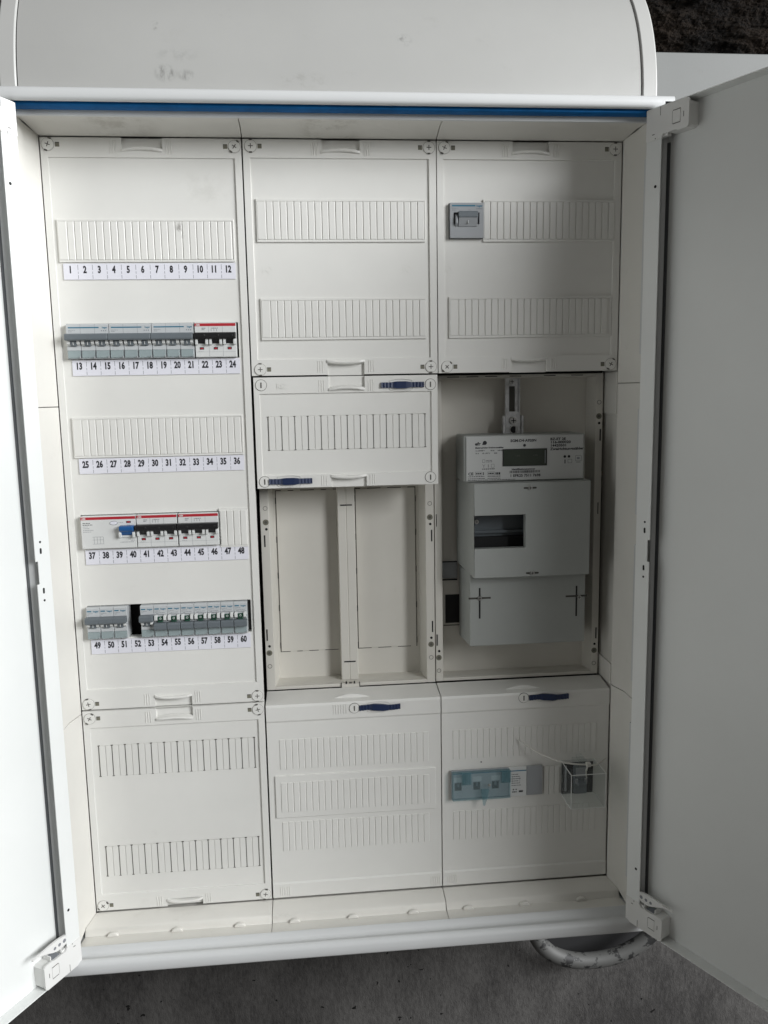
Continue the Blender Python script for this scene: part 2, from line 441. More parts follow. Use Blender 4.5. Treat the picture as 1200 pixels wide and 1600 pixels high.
sideP = [(-.4, -.5), (-8.5, -30), (-9, -65), (-14.5, -65), (-14.5, 60), (-3, 60), (-3, 3)]
for s in (0, 1):
    P = sideP if s == 0 else [(750 - x, y) for x, y in sideP]
    def zz(y, z, top):
        d = max(0, -y); return z + (5 * min(1, d / 30) + 2 * max(0, d - 30) / 35) * (1 if top else -1)
    cuts = [(-5.5, 296), (296, 716), (716, 1057)] if s == 0 else [(-5.5, 300), (300, 734), (734, 1057)]
    for z0, z1 in cuts:
        mb = MB(); n = len(P)
        va = [(x, y, (zz(y, -1.0, False) - 1.6 if z0 < 0 else z0 + g)) for x, y in P]
        vb = [(x, y, (zz(y, 1051, True) + .8 if z1 > 1050 else z1 - g)) for x, y in P]
        fs = [(i, (i + 1) % n, n + (i + 1) % n, n + i) for i in range(n)] + [tuple(range(n)), tuple(range(2 * n - 1, n - 1, -1))]
        mb.add(va + vb, fs, PT)
        trim(mb)
# moulded bumps along the bottom shelf, ledges beside the right door
for x in (30, 118, 205, 282, 365, 452, 532, 615, 700):
    mb = MB(); n = 14
    pr = [(x + 8 * math.cos(math.pi * i / n), -15 + 5.5 * math.sin(math.pi * i / n)) for i in range(n + 1)]
    mb.ext(pr, 'y', -37.5, -32.5, PT)
    part(mb, "trim_bump", bevel=1.5, smooth=50)
for z0, z1 in ((770, 1010), (560, 700), (330, 520), (40, 270)):
    mb = MB().box(752.5, 759.5, -71.5, -66.2, z0, z1, SW)
    part(mb, "shell_ledge", bevel=1)

# ---------------------------------------------------------------- covers
CAPM = MB()
CAPM.cyl(0, 0, 7.6, -1.4, 1, PL, 24, r2=7.2)
CAPM.ring(0, 0, 7.6, 8.0, -.12, .3, RNG)
CAPM.box(-3.1, 3.1, -1.55, -.8, -.5, .5, CRK); CAPM.box(-.5, .5, -1.6, -.8, -3.1, 3.1, CRK)
CAPM.box(-1.8, 1.8, -1.5, -.5, 6.6, 8.4, CRK); CAPM.box(-1.8, 1.8, -1.5, -.5, -8.4, -6.6, CRK)
cap_me = CAPM.mesh("screw_cap")
HOLM = MB().box(-2.6, 2.6, -.16, 1, -2.8, 2.8, HOL); HOLM.box(-2.6, 2.6, -.25, 1, 1.6, 2.8, CRK)
hole_me = HOLM.mesh("latch_hole")
LCKM = MB(); LCKM.cyl(0, 0, 7.2, -1.2, 1, PL, 24, r2=6.9); LCKM.ring(0, 0, 7.2, 7.7, -.14, .3, CRK); LCKM.box(-.9, .9, -1.4, -.6, -3.6, 3.6, CRK)
lock_me = LCKM.mesh("lock_disc")

def inst(me, name, parent, x, y, z, ry=0, bevel=0):
    o = link(bpy.data.objects.new(name, me), parent, (x, y, z)); o.rotation_euler = (0, ry, 0)
    return o
def cap(parent, x, z, side, ang=0):
    inst(cap_me, "screw_cap", parent, x, 0, z, math.radians(ang))
    inst(hole_me, "latch_hole", parent, x + side * 11.5, 0, z)

def grip(parent, xc, z, up, w=50, dark=False):
    """curved finger lip; up=+1 opening above the lip"""
    mb = MB(); n = 14; vs = []; prof = [(2.5, -.6), (-4.4, -.3), (-5.4, 1.2), (-4.6, 2.8), (2.5, 4.4)]
    for i in range(n + 1):
        t = i / n * 2 - 1; x = xc + t * w / 2; dz = (1 - t * t) * 2.2 * up
        k = .35 + .65 * (1 - t ** 4)
        for y, q in prof: vs.append((x, y * k if y < 0 else y, z + dz + q * up))
    m = len(prof)
    fs = [(i * m + j, i * m + (j + 1) % m, (i + 1) * m + (j + 1) % m, (i + 1) * m + j) for i in range(n) for j in range(m)]
    fs += [tuple(range(m)), tuple(range(n * m + m - 1, n * m - 1, -1))]
    mb.add(vs, fs, PL)
    return build(mb, "grip", parent, (xc, 0, z), smooth=50)
def ribs(parent, x0, z0, z1, n=3, pitch=3.2, y=-.1):
    mb = MB()
    for i in range(n):
        mb.ext([(x0 + i * pitch - .55, y + .3), (x0 + i * pitch, y - .7), (x0 + i * pitch + .55, y + .3)], 'z', z0, z1, PL)
    return build(mb, "rib", parent, (x0, 0, z0))

def slat_mesh(w, h, style):
    mb = MB()
    if style == 'A':
        mb.ext([(0.15, 1), (0.15, -.1), (.6, -.5), (w - 1.5, -.5), (w - .55, .35), (w - .55, 1)], 'z', -h / 2, h / 2, PL)
    else:
        mb.ext([(0.3, 1), (0.3, -.15), (.6, -.45), (w - .7, -.45), (w - .25, -.1), (w - .25, 1)], 'z', -h / 2, h / 2, PL)
    return mb.mesh("blanking_slat")
SLA = slat_mesh(8.95, 47, 'A'); SLA1 = slat_mesh(12.2, 47, 'A'); SLB = slat_mesh(8.85, 45, 'B'); SLC = slat_mesh(8.95, 44, 'A')
def slats(parent, xs, zc, y, me, wide_first=False):
    for i, x in enumerate(xs):
        inst(SLA1 if (wide_first and i == 0) else me, "blanking_slat", parent, x, y, zc)

def number_strip(parent, nums, x0, x1, zt, skew=0):
    mb = MB(); n = 12; w = (x1 - x0) / n
    mb.box(x0, x1, .9, 2.2, zt - 20, zt, PAP)
    for i, k in enumerate(nums):
        mb.text(str(k), x0 + w * (i + .5) - .5, zt - 11.6, 8.6, .86, INK, 'CENTER', sx=.70, bold=.06, depth=.1)
        if i:
            for a, b in ((-1.6, -8.2), (-10, -13), (-14.5, -19)):
                mb.box(x0 + w * i - .28, x0 + w * i + .28, .84, 1, zt + b, zt + a, GIN)
    return build(mb, "label_strip", parent, ((x0 + x1) / 2, 0, zt - 10))

REC = 2.4
def cover(x0, x1, z0, z1, inner, feats, label, y=0, back=14):
    r = [(x0 + .5, x1 - (1.4 if x0 < 100 else .7), z0 + .8, z1 - .3, 0.0)]
    r.append((*inner, REC))
    r += feats
    ox = (x0 + x1) / 2
    o = build(relief(r, PL, back), "cover_panel", CAB, (ox, 0, z0), bevel=.7, weld=True, smooth=30)
    o['label'] = label
    return o

# left column, upper cover: five device rows
rows = [925, 799, 675, 549.5, 425]
EDG = [14.5] + [26.6 + 8.95 * i for i in range(24)]
f = [(100, 150, 1036, 1050, 4.0), (100, 150, 301, 315, 4.0)]
f += [(14, 235, rows[0] - 26.5, rows[0] + 26.5, -.2), (15, 233.5, rows[0] - 24, rows[0] + 24, .8)]
f += [(15, 235.5, rows[2] - 26.5, rows[2] + 26.5, -.2), (16, 234, rows[2] - 24, rows[2] + 24, .8)]
f += [(199, 237, rows[3] - 26.5, rows[3] + 26.5, -.2), (16.5, 199.5, rows[3] - 22.8, rows[3] + 23, None)]
f += [(15.5, 235, rows[1] - 22.8, rows[1] + 22.8, None), (16.5, 236, rows[4] - 22.8, rows[4] + 23, None)]
C1 = cover(0, 250, 301, 1050, (9, 240, 330, 1026), f, "tall left cover with five device rows and numbered paper strips")
slats(C1, EDG[:-1], rows[0], 0, SLA, True)
slats(C1, [x + 1 for x in EDG[:-1]], rows[2], 0, SLA, True)
slats(C1, [200.3 + 9.05 * i for i in range(4)], rows[3], -1.0, SLA)
for q in ((10, 1041, 1, 20), (240, 1040, -1, 35), (10, 310, 1, -12), (240, 310, -1, 0)): cap(C1, *q)
grip(C1, 125, 1033, 1); grip(C1, 125, 318, -1)
for xx in (86, 155): ribs(C1, xx, 1030, 1046); ribs(C1, xx, 305, 321)
number_strip(C1, range(1, 13), 18, 235, 897)
number_strip(C1, range(13, 25), 20.5, 235.5, 775.5)
number_strip(C1, range(25, 37), 20, 235.5, 647.5)
number_strip(C1, range(37, 49), 20, 236, 525)
number_strip(C1, range(49, 61), 19, 234, 400.5)
# dark equipment bay seen through the windows
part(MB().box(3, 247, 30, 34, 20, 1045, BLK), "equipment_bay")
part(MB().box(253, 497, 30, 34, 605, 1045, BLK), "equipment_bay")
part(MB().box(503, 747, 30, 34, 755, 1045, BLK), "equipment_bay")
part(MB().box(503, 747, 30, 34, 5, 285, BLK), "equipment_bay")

# left column, lower cover
f = [(100, 150, 285, 299.2, 4.0), (100, 150, 0.8, 12, 4.0)]
XB = [18.8 + 8.92 * i for i in range(24)]
for zc in (225.5, 75): f.append((18.3, 233.3, zc - 23, zc + 23, 3.2))
C2 = cover(0, 250, 0, 300, (9, 240, 25, 275), f, "lower left cover with two blank rows")
for zc in (225.5, 75):
    slats(C2, XB, zc, REC, SLB)
    mb = MB()
    for i in range(0, 25, 2):
        x = XB[0] - .1 + 8.92 * i
        mb.box(x - .35, x + .35, REC - .62, REC + 1, zc - 22.5, zc + 22.5, CRK)
        for zz_ in (zc - 22.7, zc + 22.1): mb.box(x - 1.5, x + 1.5, REC - .65, REC + 1, zz_, zz_ + .8, CRK)
    build(mb, "slot_line", C2, (126, 0, zc))
for q in ((10, 289, 1, 30), (240, 290, -1, -14), (10, 9, 1, 55), (240, 9, -1, 12)): cap(C2, *q)
grip(C2, 125, 282, 1); grip(C2, 125, 12, -1)
for xx in (86, 155): ribs(C2, xx, 279, 295); ribs(C2, xx, 3, 17)

# middle top cover
def top_cover(x0, label, switch=False):
    f = [(x0 + 101, x0 + 150, 1036, 1050, 4.0), (x0 + 101, x0 + 150, 751, 769, 4.0)]
    a = x0 + 312 - 250 if switch else x0 + 14.5
    f += [(a, x0 + 234.5 + (8 if switch else 0), 923, 977, -.2), (a + .8, x0 + 233.2 + (8 if switch else 0), 926, 974, .8)]
    f += [(x0 + 15.5, x0 + 234.5 + (5 if switch else 0), 798, 852, -.2), (x0 + 16.4, x0 + 233 + (5 if switch else 0), 801, 849, .8)]
    if switch: f += [(x0 + 16, x0 + 61.5, 926.5, 972.5, None)]
    c = cover(x0, x0 + 250, 751, 1050, (x0 + 9, x0 + 240, 773, 1027), f, label)
    if switch: slats(c, [a + .8 + 8.95 * i for i in range(20)], 950, 0, SLA)
    else: slats(c, [x0 + e + .8 for e in EDG[:-1]], 950, 0, SLA, True)
    slats(c, [x0 + e + 2 for e in EDG[:-1]], 825, 0, SLA, True)
    for q in ((x0 + 10.5, 1041, 1, 0 if not switch else 25), (x0 + 240, 1041, -1, 0), (x0 + 12, 760, 1, 0 if not switch else 45), (x0 + 240, 760.5, -1, 0 if not switch else 30)): cap(c, *q)
    grip(c, x0 + 125.5, 1033, 1); grip(c, x0 + 125.5, 771, -1)
    for xx in (88, 156): ribs(c, x0 + xx, 1030, 1046); ribs(c, x0 + xx, 755, 770)
    mb = MB()
    for xx in (28, 212) if not switch else (15, 212):
        mb.ring(x0 + xx, 888, 4.2, 4.8, REC - .3, REC + .3, PL, 4); mb.box(x0 + xx - 8, x0 + xx - 7.4, REC - .2, REC + .3, 884, 893, PL)
    build(mb, "moulded_mark", c, (x0 + 125, 0, 888))
    return c
C3 = top_cover(250, "top middle cover with two blank rows")
C4 = top_cover(500, "top right cover with a switch let into its upper row", True)

# latch bars
def latch(parent, x0, x1, z, lockx, y=0, h=3.6, wave=0):
    inst(lock_me, "lock_disc", parent, lockx, y, z)
    mb = MB(); n = 26; vs = []
    L_ = x1 - x0
    for i in range(n + 1):
        t = i / n; x = x0 + L_ * t; mid = max(0, 1 - abs(t - .47) / .23)
        hh = h + 1.0 * min(1, mid * 2)
        dz = wave * math.sin(t * math.pi * 2) * .9
        yy = -3.2 - (0.8 * min(1, mid * 2))
        if not (.28 < t < .68) and i % 2: yy += .9
        vs += [(x, .5, z - hh + dz), (x, yy, z - hh + dz), (x, yy, z + hh + dz), (x, .5, z + hh + dz)]
    vs = [(a, b + y, c) for a, b, c in vs]
    fs = [(i * 4 + j, i * 4 + (j + 1) % 4, (i + 1) * 4 + (j + 1) % 4, (i + 1) * 4 + j) for i in range(n) for j in range(4)] + [(0, 1, 2, 3), (n * 4 + 3, n * 4 + 2, n * 4 + 1, n * 4)]
    mb.add(vs, fs, NAV)
    build(mb, "latch_bar", parent, ((x0 + x1) / 2, y, z))
    # shallow scoop rim behind the bar
    mb = MB(); vs = []; n = 16; xc = x0 + L_ * .47; w = L_ * .27
    for sgn in (-1, 1):
        pts = [(xc + w * math.cos(math.pi * i / n), y - .3, z + sgn * (5 + 3.0 * math.sin(math.pi * i / n))) for i in range(n + 1)]
        mb.tube(pts, .75, PL, 6)
    build(mb, "latch_scoop", parent, (xc, y, z), smooth=60)

# middle second cover (one row, sealed)
f = [(352, 400, 734, 750, 4.0), (352, 400, 600.5, 616, 4.0), (269, 481.8, 652, 698, 3.2)]
C5 = cover(251.5, 499.5, 600.5, 750, (259.5, 490.5, 619, 728), f, "middle cover with one blank row and two dark blue latch bars")
XR = [269.5 + 8.83 * i for i in range(24)]
slats(C5, XR, 675, REC, slat_mesh(8.8, 45, 'B'))
mb = MB()
for i in range(0, 25, 2):
    x = XR[0] - .1 + 8.83 * i
    mb.box(x - .35, x + .35, REC - .62, REC + 1, 652.6, 697.4, CRK)
    for zz_ in (652.3, 697): mb.box(x - 1.5, x + 1.5, REC - .65, REC + 1, zz_, zz_ + .8, CRK)
build(mb, "slot_line", C5, (375, 0, 675))
grip(C5, 376, 731, 1, 48); grip(C5, 376, 617.5, -1, 48)
for xx in (339, 405): ribs(C5, xx, 729, 745); ribs(C5, xx, 603, 617)
latch(C5, 422, 480, 737, 489); latch(C5, 268, 326, 610.5, 262)
inst(lock_me, "lock_disc", C5, 262, 0, 739.5); inst(lock_me, "lock_disc", C5, 488, 0, 611)
mb = MB().text("RfZ", 282, 734.5, 7, -.1, PL, depth=.8, bold=.02)
build(mb, "moulded_mark", C5, (290, 0, 737))

# lower sealed covers with sloped top
def nar(x0, label, right):
    x1 = x0 + 250; a, b = x0 + .8, x1 - .6
    b2 = b
    mb = MB()
    def band(x_a, x_b, prof): mb.ext(prof, 'x', x_a, x_b, PL)
    outer = [(44, 299.3), (46, 297), (46, -1), (1.5, 0.2), (-.3, 1.5), (-.3, 22), (1.3, 24.5), (1.3, 268), (-.3, 271), (-.3, 291), (1.0, 294.2)]
    band(a, b, outer)
    c = build(mb, "cover_panel", CAB, (x0 + 125, 0, 0), bevel=.5); c['label'] = label
    return c
C6 = nar(250, "lower middle cover with sloped top edge and three blank rows", False)
C7 = nar(500, "lower right cover with sloped top edge, devices in its middle row", True)
XN = [268 + 8.93 * i for i in range(24)]
mb = relief([(260, 491, 125, 188.5, -.9)], PL, 2); build(mb, "raised_field", C6, (375, 0, 156), bevel=.7, weld=True, smooth=30)
for zc in (220.5, 95.5): slats(C6, XN, zc, .9, SLC)
slats(C6, [x + 0 for x in XN], 156.5, -1.3, SLC)
def stuff_slats(parent, xs, zc, y, w=8.95, h=44):
    mb = MB()
    for x in xs: mb.ext([(x + .15, y + 1), (x + .15, y - .1), (x + .6, y - .5), (x + w - 1.5, y - .5), (x + w - .55, y + .35), (x + w - .55, y + 1)], 'z', zc - h / 2, zc + h / 2, PL)
    o = build(mb, "blanking_slat", parent, (625, 0, zc)); o['kind'] = 'stuff'
stuff_slats(C7, [517 + 8.93 * i for i in range(24)], 220.5, .9)
stuff_slats(C7, [517 + 8.93 * i for i in range(24)], 95.5, .9)
stuff_slats(C7, [652 + 8 * i for i in range(3)], 158, -.6, 8)
latch(C6, 383, 441, 284.5, 375.5, -.3, wave=1); latch(C7, 629, 687, 286.5, 621, -.3, wave=1)
for c, x0 in ((C6, 345), (C7, 595)):
    mb = MB(); n = 18
    pts = [(x0 + 55 * i / n, 14 - 0 * i, 296 + 2.0 * math.sin(math.pi * i / n) - 1.2) for i in range(n + 1)]
    mb.tube(pts, [.6 + 3.2 * math.sin(math.pi * i / n) for i in range(n + 1)], PL, 10, rz=1.6)
    build(mb, "grip", c, (x0 + 27, 0, 296), smooth=60)
ribs(C6, 346, 277, 291, 6, 3.6, -.4)
for xx in (262, 483): ribs(C6, xx, 4, 18, 5, 3.3, -.4)
ribs(C7, 508, 4, 18, 5, 3.3, -.4)

# ---------------------------------------------------------------- the open wells
def rim_marks(parent, x, z, up, slot=1):
    mb = MB()
    mb.ring(x, z + 20 * up, 2.6, 3.1, 46.6, 47.3, CRK, 20)
    mb.cyl(x, z, 4.2, 46.8, 48, HOL, 20); mb.cyl(x, z, 2, 46.6, 48, CRK, 14)
    mb.cyl(x + .5, z - 10 * up, 1.9, 46.8, 48, BLK, 14)
    mb.box(x - slot * 2.4 - 1, x - slot * 2.4 + 1, 46.8, 48, z - 27 * up - 8.5, z - 27 * up + 8.5, BLK)
    build(mb, "rim_hole", parent, (x, 47, z))
def tray(x0, x1, z0, z1, yb, rim, label, xr=None):
    xr = xr or rim
    mb = MB()
    # rims
    mb.box(x0, x0 + rim, 47, 60, z0, z1, TR); mb.box(x1 - xr, x1, 47, 60, z0, z1, TR)
    mb.box(x0 + rim, x1 - xr, 47, 60, z0, z0 + 5, TR)
    mb.box(x0 + rim, x1 - xr, 47, 60, z1 - 5, z1, TR)
    # sloping side walls, floor and ceiling, back plate
    mb.ext([(x0 + rim, 60), (x0 + rim, 47.2), (x0 + rim + 5, yb + .5), (x0 + rim - 2, yb + .5)], 'z', z0 + 1, z1 - 1, TR)
    mb.ext([(x1 - xr, 60), (x1 - xr, 47.2), (x1 - xr - 5, yb + .5), (x1 - xr + 2, yb + .5)], 'z', z0 + 1, z1 - 1, TR)
    mb.box(x0 + rim, x1 - xr, 60, yb + .5, z0 + 1, z0 + 5, TR); mb.box(x0 + rim, x1 - xr, 60, yb + .5, z1 - 5, z1 - 1, TR)
    mb.box(x0 + rim, x1 - xr, yb, yb + 4, z0 + 1, z1 - 1, TR)
    o = build(mb, "tray", CAB, ((x0 + x1) / 2, yb, z0), bevel=.6, smooth=35); o['label'] = label
    return o
T1 = tray(250.8, 499.4, 299.5, 600, 84, 12.5, "middle shallow tray with two knock-out flaps")
for (xa, xb) in ((272, 361), (388, 477)):
    build(MB().box(xa + .6, xb - .6, 82.6, 84.2, 346, 588, TR), "knock_out_flap", T1, ((xa + xb) / 2, 84, 346), bevel=.4)
    mb = MB()
    for x in (xa, xb):
        mb.box(x - .55, x + .55, 83.4, 84.3, 345, 589, CRK)
    for z in (345.5, 588.5):
        t = xa
        while t < xb:
            e = min(xb, t + random.choice((8, 14, 20))); mb.box(t, e, 83.3, 84.3, z - .45, z + .45, BLK); t = e + 10
    for x in (xa, xb):
        for k in range(5):
            zc = 350 + k * 55 + random.uniform(-4, 4); mb.box(x - .9, x + .9, 83.2, 84.3, zc, zc + 9, BLK)
    build(mb, "perforation", T1, ((xa + xb) / 2, 84, 467))
ps = MB().ext([(360.5, 84), (360.5, 62), (361.5, 60.5), (372.5, 60.5), (373.2, 61.6), (373.9, 60.5), (385, 60.5), (386, 62), (386, 84)], 'z', 305, 600, TR)
build(ps, "centre_post", T1, (373, 60, 305), bevel=.5)
mb = MB()
for z in (567.5, 333): mb.box(365, 382, 60, 62, z - .9, z + .9, BLK)
mb.box(371, 375, 46.5, 48, 304, 306, CRK); mb.box(360, 386, 45.8, 50, 298.5, 303.5, TR)
for x in (359.5, 386.5): mb.box(x - .5, x + .5, 45.6, 50, 298, 305, BLK)
for x in (367, 379): mb.box(x - 1, x + 1, 45.6, 50, 304, 306.5, BLK)
build(mb, "post_clip", T1, (373, 60, 305))
rim_marks(T1, 258.5, 548, 1); rim_marks(T1, 256.5, 356, -1); rim_marks(T1, 493.5, 548, 1, -1); rim_marks(T1, 493.5, 358, -1, -1)
T2 = tray(500.6, 747.6, 300.3, 749.6, 76, 10.5, "right meter tray", 10.5)
rim_marks(T2, 742, 688, 1, -1); rim_marks(T2, 741.5, 337, -1, -1); rim_marks(T2, 505, 337, -1, 1)
mb = MB()
for x in (520, 548, 575, 610, 660, 700): mb.box(x, x + 17, 46.7, 48, 746.6, 747.5, BLK)
mb.box(502.5, 503.5, 46.7, 48, 534, 552, BLK); mb.box(742.5, 743.7, 46.7, 48, 545, 562, BLK)
build(mb, "rim_slot", T2, (625, 47, 747))
mb = MB().text("hager", 535, 700, 11, 76, TR, sx=1.15, depth=.9, bold=.03)
mb.box(529, 590, 75.6, 76.2, 718, 718.6, TR); mb.box(529, 590, 75.6, 76.2, 692, 692.6, TR)
build(mb, "embossed_lettering", T2, (560, 76, 705))
mb = MB().box(512, 538, 73, 75.9, 451, 475, SWG); mb.box(512, 538, 72.4, 75.9, 475, 476.3, BLK); mb.box(512, 538, 72.4, 75.9, 447.5, 449, BLK)
build(mb, "cross_rail", T2, (525, 75, 463), bevel=.4)
mb = MB().box(520, 560, 75.5, 75.95, 381, 425, BLK); mb.box(517, 560, 75.2, 75.9, 377, 378, DRK)
build(mb, "cable_opening", T2, (540, 76, 403))
# side trim beside the meter tray
part(MB().box(750.2, 753, 3.5, 60, 692, 750, PT), "side_filler", bevel=.4)
part(MB().box(750.2, 753, 3.5, 60, 300, 330, PT), "side_filler", bevel=.4)
mb = MB().box(764, 767, 3, 104, 300, 692, DRK); mb.box(748, 764, 60, 63, 680, 691, BRN); mb.box(748, 764, 64, 67, 612, 674, BRN); mb.box(748, 764, 58, 62, 600, 606, BRN)
mb.box(760, 762, 30, 58, 618, 668, PT)
part(mb, "side_rail")

# ---------------------------------------------------------------- doors
def door(sgn, hx, ang, length, label):
    """local x runs out along the door from its hinge edge, local y*sgn is the outside"""
    o = bpy.data.objects.new("door", None)
    def Yv(y): return y * sgn
    z0, z1 = -10, 1060
    mb = MB()
    def bx(x0, x1, y0, y1, za, zb, m=SD): mb.box(x0, x1, min(Yv(y0), Yv(y1)), max(Yv(y0), Yv(y1)), za, zb, m)
    bx(.0, length, 17, 18.5, z0, z1)
    bx(0, length, 0.3, 17, z1 - 1.3, z1); bx(0, length, .3, 17, z0, z0 + 1.3)
    bx(length - 1.3, length, .3, 17, z0 + 1.3, z1 - 1.3)
    bx(0, 1.3, .6, 17, z0 + 1.3, z1 - 1.3)
    me = mb.mesh("door"); d = bpy.data.objects.new("door", me)
    link(d, CAB, (hx, -92, 0)); d.rotation_euler = (0, 0, math.radians(ang)); d['label'] = label
    ORG[d.name] = (0, 0, 0)
    bv = d.modifiers.new("bevel", 'BEVEL'); bv.width = .0007; bv.segments = 2; bv.limit_method = 'ANGLE'
    # hinge strip with a notch at mid height
    H = MB(); W = 22
    pr = [(0, z0 + 33), (W, z0 + 33), (W, 505), (W - 3.5, 505), (W - 3.5, 533), (W, 533), (W, z1 - 38), (0, z1 - 38)]
    ya, yb = sorted((Yv(-1.2), Yv(.2))); H.ext(pr, 'y', ya, yb, SD)
    H.box(0, .9, min(Yv(.2), Yv(2)), max(Yv(.2), Yv(2)), z0 + 34, z1 - 38, SD)
    build(H, "hinge_strip", d, (0, 0, 0), bevel=.4)
    Z = MB(); ya, yb = sorted((Yv(15.2), Yv(16.9))); Z.box(2, 22, ya, yb, z0 + 36, z1 - 40, SEAL_SHADE)  # dark strip for the seal, widened to take in the hinge strip's shadow
    build(Z, 'seal_shadow_strip', d, (0, 0, 0), bevel=1.5)
    K = MB()
    for z, hh in ((556, 1.5), (545, 3.6), (496, 3.6), (484, 1.5)):
        n = 12; xx = 13.5
        pr = [(xx + 1.5 * math.cos(2 * math.pi * i / n), z + (hh - 1.5 if math.sin(2 * math.pi * i / n) > 0 else 1.5 - hh) + 1.5 * math.sin(2 * math.pi * i / n)) for i in range(n)]
        ya, yb = sorted((Yv(-1.4), Yv(-1.0))); K.ext(pr, 'y', ya, yb, BLK)
    for z in (75, 968):
        ya, yb = sorted((Yv(-1.4), Yv(-1.0)))
        K.ext([(15 + 1.9 * math.cos(i * math.pi / 5), z + 1.9 * math.sin(i * math.pi / 5)) for i in range(10)], 'y', ya, yb, BLK)
    build(K, "strip_hole", d, (0, 0, 0))
    # hinges
    for top in (True, False):
        def Zc(q): return (z1 - q) if top else (z0 + q)
        Hn = MB()
        def hb(x0, x1, y0, y1, q0, q1, m=HP):
            a, b = sorted((Yv(y0), Yv(y1))); c, e = sorted((Zc(q0), Zc(q1))); Hn.box(x0, x1, a, b, c, e, m)
        pts = [(0, 1.5), (56, 1.5), (59, 3), (60, 6), (60, 32), (58, 34.5), (46, 35), (43, 33.5), (25, 33.5), (22, 38), (0, 38)]
        a, b = sorted((Yv(-2.0), Yv(1))); Hn.ext([(x, Zc(q)) for x, q in pts], 'y', a, b, HP)
        pts2 = [(30, 5), (59, 5), (59.6, 31), (56, 33), (30, 33)]
        a, b = sorted((Yv(1), Yv(16.9))); Hn.ext([(x, Zc(q)) for x, q in pts2], 'y', a, b, HP)
        hb(6, 29, 1, 8, 6, 36)
        # pressed outlines and openings on the plate
        for x0, x1, q0, q1 in ((38, 48.5, 11, 11.9), (38, 48.5, 26, 26.9), (52.5, 53.3, 16, 22), (37.2, 37.9, 12, 26), (9, 12.5, 31, 32), (13, 14.4, 36, 37.2), (20, 20.6, 2, 12)):
            hb(x0, x1, -2.25, -1.9, q0, q1, CRK)
        hb(37.9, 48.5, -2.6, -2.0, 12.2, 25.8)
        for x0 in (16, 24, 40): hb(x0, x0 + 5, 1.2, 14, 1.0, 1.7, CRK)
        if not top:
            for x0 in (28, 45): hb(x0, x0 + 1.5, 2, 15, 33, 39)
            hb(31, 44, 2, 14, 33.1, 33.6, GIN)
        build(Hn, "hinge", d, (0, 0, 0), bevel=.6)
        if not top:
            # curved stay arm with three holes
            St = MB(); n = 20; up_, lo_ = [], []
            for i in range(n + 1):
                t = i / n; x = 17 + 63 * t
                zb_ = 42 + 13.5 * math.cos(t * math.pi / 2) ** .9 if t < 1 else 42
                w_ = 1.2 + 7.5 * math.sin(min(1, t * 1.05 + .12) * math.pi) ** .8 if t < .93 else 1.2
                up_.append((x, z0 + zb_ + w_)); lo_.append((x, z0 + zb_ - w_ * .55))
            up_ = [(x, z0 + q) for x, q in ((15, 51.5), (22, 54.2), (30, 55.6), (38, 56), (46, 55.8), (56, 55), (64, 54.4), (74, 54))]
            lo_ = [(x, z0 + q) for x, q in ((15, 44), (22, 42.4), (30, 41.4), (37, 41.6), (44, 44), (52, 48), (60, 51), (66, 52.2), (74, 52.4))]
            a, b = sorted((Yv(-1), Yv(2.5))); St.ext(up_ + lo_[::-1], 'y', a, b, HP)
            for x, z, r in ((25, 48.5, 2.5), (33, 48.2, 2.2), (40.5, 48, 2.0)):
                a, b = sorted((Yv(-1.3), Yv(-.9)))
                St.ext([(x + r * math.cos(i * math.pi / 8), z0 + z + r * math.sin(i * math.pi / 8)) for i in range(16)], 'y', a, b, GIN)
            build(St, "stay_arm", d, (0, 0, 0), bevel=.4)
    return d
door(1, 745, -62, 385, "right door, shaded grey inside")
door(-1, 2.5, 240, 385, "left door, brightly lit inside")

